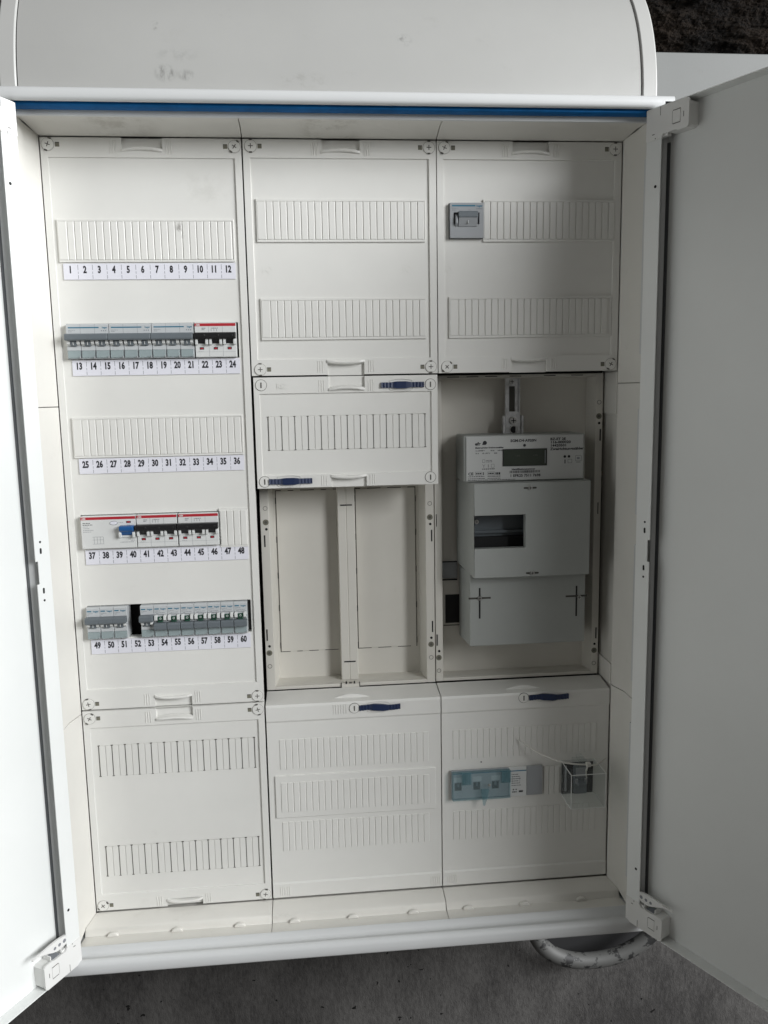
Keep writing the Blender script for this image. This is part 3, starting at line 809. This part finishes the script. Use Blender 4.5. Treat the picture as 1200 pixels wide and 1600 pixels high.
# ---------------------------------------------------------------- breakers
def dashes(mb, x0, x1, z, y, m=GIN, h=.55, seed=0):
    r = random.Random(int(x0 * 7 + z * 13) + seed); x = x0
    while x < x1:
        e = min(x1, x + r.uniform(1, 3.2)); mb.box(x, e, y - .08, y + .2, z, z + h, m); x = e + r.uniform(.3, .8)
P = 17.92
YB = -5.5
def grey_breaker(n, off=False):
    """n poles side by side; returns list of (partname, mesh, bevel)"""
    W = n * P - (.8 if n > 1 else .35); parts = []
    b = MB()
    b.ext([(20, 22), (YB + 1.5, 22), (YB, 20.8), (YB, 9.5), (YB + .8, 9), (YB + .8, -21), (YB + 1.5, -22.3), (20, -22.3)], 'x', 0, W, BG1)
    for i in range(n):
        x = i * P
        # toggle guards either side of each lever
        zt = 3 if not off else 8
        for xa, xb in ((x + .6, x + 4.6), (x + 12.8, x + 16.6)):
            b.ext([(YB + 1, zt + 1), (YB - 3.5, zt - 1), (YB - 3.8, zt - 6), (YB + 1, zt - 9)], 'x', xa, xb, BG3)
        b.box(x + 15.6, x + 17.2, YB - .6, YB + .9, zt - 6, zt - 3.5, BG2)
        b.box(x + .2, x + W / n - .2, YB - .4, YB + 1, -11.4, -7.2, BG1)
        if i: b.box(x - .3, x - .02, YB - .12, YB + 1.4, -21, 21.5, GIN)
    parts.append(("body", b, .5))
    t = MB()
    if not off:
        t.ext([(YB + .6, 9.6), (YB - 7.5, 9.4), (YB - 9, 8), (YB - 9.4, 2.5), (YB - 8.2, .6), (YB + .6, 1.2)], 'x', -.6, W - .2, BG2)
        for i in range(n):
            t.ext([(YB + .5, 1.5), (YB - 3.6, 1), (YB - 2.4, -6), (YB + .5, -6.6)], 'x', i * P + 4.9, i * P + 12.4, BG2)
    else:
        t.ext([(YB + .6, -1.2), (YB - 6.5, -1.4), (YB - 8.4, -3), (YB - 8.4, -9), (YB - 7.4, -10.8), (YB + .6, -10.6)], 'x', .2, W - .2, BG2)
        for i in range(n): t.ext([(YB + .5, 6.5), (YB - 1.5, 6.2), (YB - 3, -1), (YB + .5, -1.4)], 'x', i * P + 5.2, i * P + 12.2, GRN)
    parts.append(("toggle", t, .6))
    p = MB(); yf = YB - .05
    if n == 3:
        p.box(2.5, 41, yf - .1, yf + .2, 16.6, 18.0, BLT); p.text("hager", W - 1.2, 16.3, 2.2, yf, BLT, 'RIGHT', depth=.1, bold=.03)
        p.text("Mxxxxx", 0, 0, .01, yf, GIN) if False else None
        dashes(p, 2.6, 11, 13.6, yf); dashes(p, 2.6, 7, 11.9, yf)
        for k in range(3): p.text("x", W - 9.2 + k * 2.6, 12, 0.01, yf, GIN) if False else dashes(p, W - 9.2 + k * 2.6, W - 8 + k * 2.6, 12.6, yf, h=1.4)
        for i in (1, 2): p.box(i * P - .35, i * P - .1, yf - .05, yf + .2, 9.5, 16.6, GIN)
    else:
        p.box(1.2, 7, yf - .1, yf + .2, 16.3, 17.8, BLT); p.text("hager", W - 1, 15.9, 2.4, yf, BLT, 'RIGHT', depth=.1, bold=.03)
        dashes(p, 1.4, 9, 13.9, yf); dashes(p, 1.4, 4, 12.1, yf)
        if off:
            p.box(1.4, 16, yf - .05, yf + .2, 9.0, 9.3, GIN); dashes(p, 5, 14.5, 11.4, yf); dashes(p, 3, 6, 10.2, yf)
    if not off:
        for i in range(n): p.box(i * P + 8.3, i * P + 9.0, YB - 3.75, YB - 2.4, -4.6, -.9, BG3)
    else:
        p.ring(8.7, 3.9, .9, 1.4, YB - 2.35, YB - 1.5, BG3, 12); dashes(p, 6.5, 11, 1.2, YB - 3.0, BKT, 1.0)
    parts.append(("marking", p, 0))
    lw = MB()
    for i in range(n):
        x = i * P
        lw.ext([(YB + .7, -11.2 if not off else -10.9), (YB - 1.4, -11.6), (YB - 2.2, -20.6), (YB + .7, -21.8)], 'x', x + .7, x + P - 1.5, LWN)
        lw.box(x + P - 2.6, x + P - 1.2, YB - 2.6, YB + .7, -21.5, -19, SWG)
    parts.append(("label_window", lw, .3))
    return parts
def pale_breaker(n=3):
    W = n * P - .8; b = MB()
    b.ext([(20, 22), (YB + 1, 22), (YB, 21.2), (YB, -21.4), (YB + 1, -22.2), (20, -22.2)], 'x', 0, W, BG3)
    for i in range(n):
        x = i * P
        for xa, xb in ((x + .6, x + 3.8), (x + 13.6, x + 17)):
            b.ext([(YB + .5, 2), (YB - 5, 1), (YB - 6, -2), (YB - 5.4, -6), (YB + .5, -6.6)], 'x', xa, xb, BG3)
        b.box(x + 3.8, x + 13.6, YB - .9, YB + .5, -6.2, -4.6, BG3)
    t = MB().ext([(YB + .6, 9.4), (YB - 7.5, 9.2), (YB - 9, 7.5), (YB - 9, 3), (YB - 8, 1.2), (YB + .6, 1.4)], 'x', -.4, W, BKT)
    for i in range(n): t.ext([(YB + .5, 1.5), (YB - 6, 1.2), (YB - 2, -4.4), (YB + .5, -4.8)], 'x', i * P + 4.4, i * P + 13, BKT)
    for i in range(n): t.cyl(i * P + P * .7, 5.2, 1.5, YB - 9.8, YB - 8.8, BKT, 10)
    p = MB(); yf = YB - .05
    p.box(.2, W - .2, yf - .1, yf + .2, 17.6, 21.2, RED); p.text("ABB", 1.6, 18.3, 2.1, yf - .1, BG3, depth=.12, bold=.05)
    dashes(p, 9, 14, 14.6, yf, h=.9); dashes(p, 9, 13, 12.7, yf, h=.9); dashes(p, 21, 30, 14.6, yf, h=.9)
    for k in range(3): p.box(21 + 3.5 * k, 21.5 + 3.5 * k, yf - .05, yf + .2, 11.2, 14.2, GIN)
    for i in range(n):
        p.box(i * P + 5.6, i * P + 11, yf - .12, yf + .2, -12.4, -9.2, INK); p.box(i * P + 6.6, i * P + 10, yf - .2, yf + .2, -11.8, -10, RED)
        if i: p.box(i * P - .3, i * P - .05, yf - .05, yf + .2, -21, 17.4, GIN)
    p.box(.8, W - .8, yf - .03, yf + .2, -15.4, -15.2, GIN)
    dashes(p, 4, 10, -14.6, yf, h=.4)
    return [("body", b, .5), ("toggle", t, .6), ("marking", p, 0)]
PROTO = {}
def place(kind, maker, args, x, z, name, label, cat, group):
    root = empty(name, (x, 0, z), label, cat, group)
    if kind not in PROTO:
        PROTO[kind] = [(nm, mb.mesh(nm), bv) for nm, mb, bv in maker(*args)]
    for nm, me, bv in PROTO[kind]:
        o = link(bpy.data.objects.new(nm, me), root, (x, 0, z))
        if bv:
            b = o.modifiers.new("bevel", 'BEVEL'); b.width = bv * S; b.segments = 2; b.limit_method = 'ANGLE'; b.angle_limit = math.radians(35)
    return root
G3 = "three-pole breakers with a joined grey lever"
place('g3', grey_breaker, (3,), 17.5, 799, "circuit_breaker", "grey lever three-pole breaker over the numbers 13, 14 and 15, leftmost of its row", "circuit breaker", G3)
place('g3', None, (), 17.5 + 3 * P, 799, "circuit_breaker", "grey lever three-pole breaker over the numbers 16, 17 and 18", "circuit breaker", G3)
place('g3', None, (), 17.5 + 6 * P, 799, "circuit_breaker", "grey lever three-pole breaker over 19, 20 and 21, touching the red striped one", "circuit breaker", G3)
GA = "white three-pole breakers with red stripe and black lever"
place('a3', pale_breaker, (3,), 18.3 + 9 * P, 799, "circuit_breaker", "red striped black lever breaker at the right end of the 13 to 24 row", "circuit breaker", GA)
place('a3', None, (), 19 + 4 * P, 549.5, "circuit_breaker", "red striped black lever breaker between the blue lever device and its twin", "circuit breaker", GA)
place('a3', None, (), 19.8 + 7 * P, 549.5, "circuit_breaker", "red striped black lever breaker beside the blank slats above 47 and 48", "circuit breaker", GA)
G1 = "single grey lever breakers switched on"
for i, lb in enumerate(("leftmost of the three raised-lever breakers left of the black gap", "middle one of the three raised-lever breakers left of the black gap", "raised-lever breaker touching the black gap on its left side")):
    place('g1', grey_breaker, (1,), 17 + i * P, 425, "circuit_breaker", lb, "circuit breaker", G1)
place('g1', None, (), 17.5 + 4 * P - 1.0, 425, "circuit_breaker", "lone raised-lever breaker just right of the black gap, beside the lowered-lever ones", "circuit breaker", G1)
G0 = "single breakers with lowered lever and green indicator"
for i in range(7):
    place('g0', grey_breaker, (1, True), 17.5 + (5 + i) * P - 1.0, 425, "circuit_breaker",
          ("lowered-lever breaker with green indicator touching the raised-lever one on its left", "second of the seven green indicator breakers from the left", "third of the seven green indicator breakers from the left",
           "middle one of the seven green indicator breakers", "third of the seven green indicator breakers from the right", "second of the seven green indicator breakers from the right",
           "rightmost green indicator breaker, at the black slit ending its row")[i], "circuit breaker", G0)

# residual current device
W4 = 4 * P - .4
rc = empty("residual_current_breaker", (18.3, 0, 549.5), "wide white protective device with red stripe, oval button and blue lever", "residual current device")
def rpart(mb, nm, bevel=.5, **k):
    mb.v = [(a + 18.3, b, c + 549.5) for a, b, c in mb.v]
    return build(mb, nm, rc, (18.3, 0, 549.5), bevel=bevel, **k)
b = MB().ext([(20, 22), (YB + 1, 22), (YB, 21.2), (YB, -21.4), (YB + 1, -22.2), (20, -22.2)], 'x', 0, W4, BG3)
for xa, xb in ((49.6, 53), (67.2, 70.6)): b.ext([(YB + .5, 3), (YB - 5, 1.4), (YB - 6.5, -2), (YB - 6, -7), (YB + .5, -7.8)], 'x', xa, xb, BG3)
b.box(53, 67.2, YB - 2, YB + .5, -7.4, -4.6, BG3)
rpart(b, "body")
rpart(MB().ext([(YB + .5, 9), (YB - 8, 8.6), (YB - 9.6, 7), (YB - 9.6, 3), (YB - 6, .8), (YB - 3, -4), (YB + .5, -4.6)], 'x', 50.8, 69.6, BTG), "toggle", 1.2)
m_ = MB(); n = 18
m_.ext([(42.6 + 4.6 * math.cos(2 * math.pi * i / n), 12.2 + 2.2 * math.sin(2 * math.pi * i / n)) for i in range(n)], 'y', YB - 1.2, YB + 1, PAP)
m_.ext([(42.6 + 5.3 * math.cos(2 * math.pi * i / n), 12.2 + 2.8 * math.sin(2 * math.pi * i / n)) for i in range(n)], 'y', YB - .3, YB + 1, GIN)
rpart(m_, "test_button", .3)
p = MB(); yf = YB - .05
p.box(.2, W4 - .2, yf - .1, yf + .2, 17.2, 20.8, RED); p.text("ABB", 1.4, 17.9, 2.1, yf - .1, BG3, depth=.12, bold=.05)
p.box(59, 65, yf - .12, yf + .2, 11.8, 14.4, INK); p.box(60, 64, yf - .2, yf + .2, 12.2, 14, RED)
for k, (a, e) in enumerate(((2.5, 12), (2.5, 15), (2.5, 9), (2.5, 11), (2.5, 16), (2.5, 14))): dashes(p, a, e, 12.4 - 2.3 * k, yf, INK if k < 2 else GIN, h=.8 if k < 2 else .5)
for x in (16, 20, 24, 28): p.box(x, x + .3, yf - .06, yf + .2, -15.5, -6, GIN)
for z in (-6, -10, -15.5): p.box(14, 28, yf - .06, yf + .2, z, z + .3, GIN)
dashes(p, 49, 55, 12.5, yf); dashes(p, 60, 64, 9.8, yf); dashes(p, 50, 68, -14.2, yf); dashes(p, 64, 69, -12, yf)
rpart(p, "marking", 0)

# main switch in the top right cover
ms = empty("main_switch", (517, 0, 949.5), "square grey switch with dark rocker let into the top right cover", "switch")
def spart(mb, nm, bevel=.5):
    mb.v = [(a + 517, b, c + 949.5) for a, b, c in mb.v]; return build(mb, nm, ms, (517, 0, 949.5), bevel=bevel)
spart(relief([(0, 44.6, -22.2, 22.2, -4), (4.5, 39, -5, 10, 3)], SWG, 20), "body", .6)
t = MB().ext([(4, 10.5), (-8, 11), (-10, 9), (-10.5, 3), (4, 2)], 'x', 10.5, 36, BG2); t.ext([(4, 2), (-9.8, 2.6), (-5, -8), (4, -9)], 'x', 10.7, 35.8, SWG); t.box(22.6, 23.4, -9.2, -5, -4.6, -.6, BG3)
spart(t, "rocker", .8)
t = MB().ext([(-3.6, 8), (-8, 4), (-8.4, -4), (-3.6, -9)], 'x', 6.6, 9.6, SWG)
spart(t, "guard", .8)
p = MB(); p.box(2.5, 33.5, -4.2, -3.9, 17.6, 19.3, BLT); p.text("hager", 43, 17.2, 2.6, -4.05, BLT, 'RIGHT', depth=.1, bold=.03)
dashes(p, 2.5, 11, 14.6, -4.05); dashes(p, 2.5, 8, 12.6, -4.05); dashes(p, 35, 43, 14, -4.05, h=1.4); dashes(p, 24, 28, 12.8, -4.05)
spart(p, "marking", 0)

# lower right device with cyan see-through lid
dv = empty("fuse_switch", (513.5, 0, 160), "grey three-pole fuse switch under a bluish clear lid in the lower right cover", "fuse switch")
def dpart(mb, nm, bevel=.4):
    mb.v = [(a + 513.5, b, c + 160) for a, b, c in mb.v]; return build(mb, nm, dv, (513.5, 0, 160), bevel=bevel)
b = MB().box(0, 85, -4, -.8, -22.5, 22.5, SWG); b.box(85.5, 111.5, -4.2, -.8, -22.3, 22.6, BG3); b.box(112, 135.5, -3.4, -.8, -22, 22.8, SWG)
dpart(b, "body")
b = MB()
for x in (5, 32.5, 60): b.box(x, x + 10, -4.3, -3.9, -8, 3.5, BLK); b.box(x + 3.5, x + 6, -7, -4.1, -1, 3, BG2); b.box(x - 1, x + 12, -4.15, -3.9, 5, 12, BG1)
dpart(b, "fuse_slot", .2)
p = MB(); p.box(3, 84, -4.25, -3.9, 17, 18.2, BLT); p.box(87, 111, -4.4, -4.1, 16.6, 18, BLT)
for k in range(6): dashes(p, 89, 99 + (k % 3) * 2, 11.5 - 3.4 * k, -4.25, INK, h=.8)
for x in (90, 101): p.box(x, x + .4, -4.3, -4.1, -2, 9, GIN)
p.box(100, 106, -4.4, -4.1, -16, -13.4, INK); dashes(p, 90, 97, -16, -4.25, INK, 1.4); p.cyl(92, -11.5, 1, -4.4, -4.1, INK, 10); p.cyl(96, -11.5, 1, -4.4, -4.1, INK, 10)
dpart(p, "marking", 0)
b = MB()
b.box(1, 86, -10.6, -10, -21, 21.5, CYB); b.box(1, 86, -10, -4.2, 20.5, 21.5, CYA); b.box(1, 86, -10, -4.2, -21, -20, CYA); b.box(1, 2, -10, -4.2, -20, 20.5, CYA); b.box(85, 86, -10, -4.2, -20, 20.5, CYA)
for x in (14, 72): 
    b.box(x, x + 14, -12.6, -11.1, 4, 22.5, CYA)
    for k in range(4): b.box(x + 2 + k * 3, x + 3 + k * 3, -13.4, -12.7, 5, 21, CYA)
b.ext([(42, -4), (54, -4), (50, -20), (47.5, -28), (45, -28), (44, -20)], 'y', -15, -11.2, CYA)
dpart(b, "clear_lid", .3)
p = MB(); p.cyl(54.5, 1.5, 2, -12.2, -10.8, SCR, 14); dpart(p, "screw", .2)

# breaker under a clear acrylic box, with a sealing tie
bx_ = empty("boxed_breaker", (677, 0, 159), "grey single breaker behind a clear acrylic box in the lower right cover", "circuit breaker")
def bpart(mb, nm, bevel=.3):
    mb.v = [(a + 677, b, c + 159) for a, b, c in mb.v]; return build(mb, nm, bx_, (677, 0, 159), bevel=bevel)
bpart(MB().box(2, 49, -.95, .5, -24, 24, BLK), "black_window", 0)
b = MB().ext([(-1, 22), (-9, 21), (-9, -21), (-1, -22)], 'x', 19, 37, BG2)
for x in (19.5, 33): b.box(x, x + 3.4, -13, -9, -4, 3, SWG)
b.box(20, 36, -9.4, -9, 6, 20, SWG)
bpart(b, "breaker_body")
bpart(MB().ext([(-9, 0), (-17, -2), (-18, -6), (-9, -8)], 'x', 22, 34, BG2), "toggle", .6)
bpart(MB().box(6, 9, -2, -1, -20, 20, SWG), "window_frame")
bpart(MB().box(21, 26, -9.6, -9.3, 8, 9, BG1), "marking", 0)
t_ = 1.1
b = MB(); X0, X1, Y0, Y1, Z0, Z1 = 0, 50, -50, -1.4, -22, 29
b.box(X0, X1, Y0, Y0 + t_, Z0, Z1, CLR); b.box(X0, X0 + t_, Y0 + t_, Y1, Z0, Z1, CLR); b.box(X1 - t_, X1, Y0 + t_, Y1, Z0, Z1, CLR)
b.box(X0 + t_, X1 - t_, Y0 + t_, Y1, Z1 - t_, Z1, CLR); b.box(X0 + t_, X1 - t_, Y0 + t_, Y1, Z0, Z0 + t_, CLR)
EDGM = glass("acrylic_edge", (.9, .92, .9), .8, .1)
for x in (X0 - .3, X1 - .5):
    for zz_ in (Z0 - .3, Z1 - .5): b.box(x, x + .8, Y0, Y1, zz_, zz_ + .8, EDGM)
    b.box(x, x + .8, Y0 - .3, Y0 + .5, Z0, Z1, EDGM)
for zz_ in (Z0 - .3, Z1 - .5): b.box(X0, X1, Y0 - .3, Y0 + .5, zz_, zz_ + .8, EDGM)
b.box(15, 33, -30, -5, Z1 + .2, Z1 + 6, CLR); b.box(20, 28, -28, -8, Z1 + 6, Z1 + 12, CLR)
bpart(b, "clear_box", 0)
# tie
tp_ = [(612, -3, 226), (624, -12, 218), (638, -20, 210), (655, -28, 203.5), (672, -32, 199), (690, -34, 196.5), (703, -36, 196), (712, -33, 193), (722, -26, 190), (735, -14, 189.5), (744, -6, 190)]
tt = MB().tube(tp_, [.6] + [1.3] * (len(tp_) - 2) + [.9], TIE, 8, rz=.8)
tt.tube([(700, -46, 192), (706, -36, 197), (709, -28, 192), (707, -24, 182), (704, -36, 176), (700, -46, 180)], 1.1, TIE, 8)
tt.box(703, 709, -39, -33, 193.5, 199, TIE)
o = build(tt, "cable_tie", None, (690, -30, 190), smooth=60)
tag(o, "thin nylon cable tie on the clear box, its long tail pointing left", "cable tie")

# ---------------------------------------------------------------- the meter
mt = empty("electricity_meter", (625, 60, 362), "light grey electronic electricity meter with display, terminal cover and lower box in the right tray", "electricity meter")
def mpart(mb, nm, bevel=1.0, **k): return build(mb, nm, mt, (625, 60, 362), bevel=bevel, **k)
mpart(MB().box(536, 708, 6.5, 70, 601.5, 666, MTG), "meter_body", 2)
lab = MB().box(539, 705, 4.6, 6.6, 603, 664.5, MTL)
mpart(lab, "face_plate", .4)
L_ = MB(); yt = 4.55  
def tx(s_, x, z, h, bold=.05, **k): L_.text(s_, x, z, h, yt, INK, depth=.1, bold=bold, **k)
tx("efr", 551, 652.5, 4.6, sx=1.1); L_.cyl(565, 655.8, 2.9, yt - .1, yt + .1, INK, 12)
L_.box(561.5, 563.5, yt - .1, yt + .1, 653, 655, INK)
tx("Elektronischer Drehstromzähler", 551.5, 648.2, 1.9, sx=1.15, bold=.08)
tx("3 x 230/400 V", 552, 644.3, 1.6); tx("50 Hz", 573, 644.3, 1.6); tx("0,25-5(60) A", 583, 644.3, 1.6)
tx("1000 Imp./kWh", 606, 645, 1.6)
tx("Kl. A", 552, 640.6, 1.6); tx("-25...+70 °C", 561, 640.6, 1.6); tx("2025", 578, 640.6, 1.6)
tx("SGM-D4-A920N", 601, 656.2, 3.6, sx=1.08)
L_.cyl(621, 651.2, 2.0, yt - .15, yt + .1, INK, 16)
tx("BZ-ET 2E", 657.5, 657.4, 3.4, sx=1.2); tx("116-000020", 657.5, 652.9, 3.5, sx=1.25); tx("14420501", 657.5, 648.4, 3.4, sx=1.25); tx("Zweirichtungszähler", 657.5, 643.6, 3.5, sx=1.2)
tx("Identifikationsnummer", 603, 617.2, 2.2, sx=1.2, bold=.06)
r_ = random.Random(3); x = 600
while x < 643:
    wv = r_.choice((.35, .35, .7, 1.0)); L_.box(x, x + wv, yt - .08, yt + .1, 612.8, 616.3, INK); x += wv + r_.choice((.3, .45, .7))
tx("1 EFR25 7511 7698", 600.5, 607.6, 3.6, sx=1.1)
tx("CE", 541.5, 611.4, 3.8, sx=1.15)
for xa, xb, za, zb in ((551.5, 561, 611, 615.4), (569, 578.5, 611, 615.4), (561.5, 565, 628.5, 632.5), (574, 578, 621.5, 626)):
    for a, b_, c, d_ in ((xa, xb, za, za + .3), (xa, xb, zb, zb + .3), (xa, xa + .3, za, zb), (xb, xb + .3, za, zb)): L_.box(a, b_, yt - .08, yt + .1, c, d_, INK)
for xa, xb, z, h in ((552.5, 560, 612.4, 1.8), (562.5, 563.6, 611.2, 4), (570, 577.5, 612.4, 1.8), (580, 587, 611.4, 3.2), (541, 565, 608.8, .9), (569, 587, 608.8, .9), (541, 565, 606, .8), (569, 587, 606, .8), (541, 608, 603.9, .8),
                      (567, 575, 631, .7), (567, 576, 629, .7), (561, 579, 619, 1.1)): dashes(L_, xa, xb, z, yt, INK, h)
L_.box(563.2, 563.7, yt - .08, yt + .1, 621.5, 624, INK); L_.box(569.5, 570.1, yt - .08, yt + .1, 621.5, 626, INK)
for a in (-1, 1): L_.add([(563.2, yt - .1, 623.8), (563.7, yt - .1, 623.8), (563.7 + a * 2, yt - .1, 626), (563.2 + a * 2, yt - .1, 626)], [(0, 1, 2, 3)], INK)
for x in (678.5, 684.5): L_.cyl(x, 634.2, 1.9, yt - .15, yt + .1, INK, 16)
L_.box(678.2, 679.6, yt - .1, yt + .1, 624.5, 630, INK)
for (xa, xb, za, zb) in ((683, 688.5, 625, 630), (694, 702, 627.5, 635)):
    for a, b_, c, d_ in ((xa, xb, za, za + .35), (xa, xb, zb, zb + .35), (xa, xa + .35, za, zb), (xb, xb + .35, za, zb)): L_.box(a, b_, yt - .08, yt + .1, c, d_, INK)
L_.box(696, 700, yt - .08, yt + .1, 630, 633, GIN); L_.box(695, 701, yt - .08, yt + .1, 625.6, 626.2, INK)
mpart(L_, "face_print", 0)
lc = MB().box(590, 653, 3.9, 4.7, 622.5, 646.5, BKT); lc.box(591.2, 652, 3.75, 4.4, 623.6, 645.6, LCD)
lc.box(649.8, 650.6, 3.6, 4.2, 625.5, 644, GIN)
for k, s_ in enumerate(("1.8.0", "kWh")): lc.text(s_, 608 + 25 * k, 636, 2.4, 3.72, DRK, depth=.05)
mpart(lc, "display", 0)
# terminal cover: bevelled hood with window cut-out
R_ = [(547, 712, 467.5, 600.5, -8), (547.5, 620, 509, 556, None)]
cv = relief(R_, MTG, 4)
mpart(cv, "terminal_cover", .8, weld=True, smooth=35)
cs = MB()
# left side wall of the hood slopes back and outwards
cs.add([(547, -8, 600.5), (547, -8, 467.5), (536, 66, 478), (536, 66, 600.5)], [(0, 1, 2, 3)], MTG)
cs.add([(712, -8, 600.5), (712, -8, 467.5), (712, 66, 478), (712, 66, 600.5)], [(0, 1, 2, 3)], MTG)
cs.add([(547, -8, 600.5), (712, -8, 600.5), (712, 30, 602), (536, 30, 602)], [(0, 1, 2, 3)], MTG)
cs.add([(547, -8, 467.5), (712, -8, 467.5), (712, 66, 478), (536, 66, 478)], [(0, 1, 2, 3)], MTG)
mpart(cs, "cover_side", 0)
bay = MB().box(546, 640, 28, 30, 505, 560, BG2); bay.box(546, 640, 22, 28, 526, 530, BG2); bay.box(546, 640, 20, 28, 505, 521, BLK)
mpart(bay, "terminal_block", .4)
lw_ = MB()
lw_.ext([(545, 12), (714, 12), (716, 70), (540, 70)], 'z', 363, 471, MTG)
mpart(lw_, "lower_box", 1.2)
sc = MB()
for x, z, y in ((626, 593, -8), (630, 472.5, -8)):
    n = 14; pr = [(x + (8 if math.cos(2 * math.pi * i / n) > 0 else -8) + 1.3 * math.cos(2 * math.pi * i / n), z + 1.3 * math.sin(2 * math.pi * i / n)) for i in range(n)]
    sc.ext(pr, 'y', y - .15, y + .5, DRK)
for x, z in ((559, 434), (701, 431.5)):
    sc.box(x - 1.2, x + 1.2, 11.8, 12.5, z + 1, z + 15, BLK); sc.box(x - 1.2, x + 1.2, 11.8, 12.5, z - 30, z - 1, BLK)
    sc.box(x - 16, x + 16, 11.7, 12.5, z - 1.3, z + 1.3, DRK)
mpart(sc, "cover_slot", 0)
for x, z, y in ((626, 593, -8), (630, 472.5, -8), (559, 434, 12), (705, 429.5, 12), (558, 542, 28)):
    q = MB().cyl(x, z, 3.4, y - 1.8, y, SCR, 18, r2=2.9); q.box(x - 1.9, x + 1.9, y - 1.95, y - 1.5, z - .35, z + .35, BLK); q.box(x - .35, x + .35, y - 1.96, y - 1.5, z - 1.9, z + 1.9, BLK)
    build(q, "screw", mt, (x, y, z))
# hanging rail
hr = empty("meter_hanger", (617, 62, 664), "slotted galvanised hanger strip with screw and hook above the meter", "mounting bracket")
q = MB(); q.box(607.5, 612.8, 60, 61.5, 672, 745, GAL); q.box(621.2, 626.5, 60, 61.5, 672, 745, GAL); q.box(612.8, 621.2, 60, 61.5, 733, 745, GAL)
for x in (606.3, 626.5): q.box(x, x + 1.2, 56, 61.5, 672, 745, GAL)
q.box(612.8, 621.2, 61, 61.5, 672, 733, DRK)
build(q, "strip", hr, (617, 62, 664), bevel=.3)
q = MB(); q.box(606, 628, 54.5, 56, 664, 693, GAL); q.ext([(606, 693), (628, 693), (625, 697), (609, 697)], 'y', 54.5, 56, GAL)
for x in (602, 629): q.box(x, x + 2.6, 50, 60, 660, 691, GAL)
q.box(613, 621, 54.2, 54.6, 662, 676, BLK)
build(q, "hook_plate", hr, (617, 62, 664), bevel=.4)
q = MB().cyl(617, 684, 6, 51, 54.5, SCR, 22, r2=5); q.box(613.5, 620.5, 50.8, 51.5, 683.3, 684.7, BLK); q.box(616.3, 617.7, 50.79, 51.5, 680.5, 687.5, BLK)
q.cyl(616.5, 739.5, 4, 58, 60, SCR, 20, r2=3.4); q.box(614, 619, 57.8, 58.3, 739, 740, BLK); q.box(616, 617, 57.79, 58.3, 737, 742, BLK)
q.ring(618, 671, 5, 6.2, 53, 54.4, SCR, 24)
build(q, "screw", hr, (617, 62, 664))

# ---------------------------------------------------------------- conduit below
pm = bpy.data.materials.new("peeling_paint"); pm.use_nodes = True
N = pm.node_tree.nodes; Lk = pm.node_tree.links; b = N["Principled BSDF"]; b.inputs["Roughness"].default_value = .6
g_ = N.new("ShaderNodeNewGeometry"); nn = N.new("ShaderNodeTexNoise"); nn.inputs["Scale"].default_value = 60; nn.inputs["Detail"].default_value = 8; nn.inputs["Roughness"].default_value = .62
Lk.new(g_.outputs["Position"], nn.inputs["Vector"])
cr = N.new("ShaderNodeValToRGB"); cr.color_ramp.elements[0].position = .44; cr.color_ramp.elements[0].color = (.012, .012, .012, 1)
cr.color_ramp.elements[1].position = .47; cr.color_ramp.elements[1].color = (.075, .075, .072, 1)
Lk.new(nn.outputs["Fac"], cr.inputs[0]); Lk.new(cr.outputs[0], b.inputs["Base Color"])
px = [(655, 75, -60), (655, 72, -110), (662, 70, -150), (684, 68, -180), (720, 66, -196), (762, 66, -200), (805, 66, -192), (845, 66, -170), (880, 68, -130), (900, 70, -80)]
# smooth the path
pp = []
V = [Vector(q) for q in px]
for i in range(len(V) - 1):
    a, b_, c, d_ = V[max(i - 1, 0)], V[i], V[i + 1], V[min(i + 2, len(V) - 1)]
    for k in range(6):
        t = k / 6
        pp.append(tuple(.5 * ((2 * b_) + (-a + c) * t + (2 * a - 5 * b_ + 4 * c - d_) * t * t + (-a + 3 * b_ - 3 * c + d_) * t ** 3)))
pp.append(px[-1])
o = build(MB().tube([(a, b, c + 8) for a, b, c in pp], 12.5, pm, 24), "pipe", None, (770, 68, -200), smooth=70)
tag(o, "thick bent pipe with peeling white paint looping under the cabinet's right corner", "pipe")
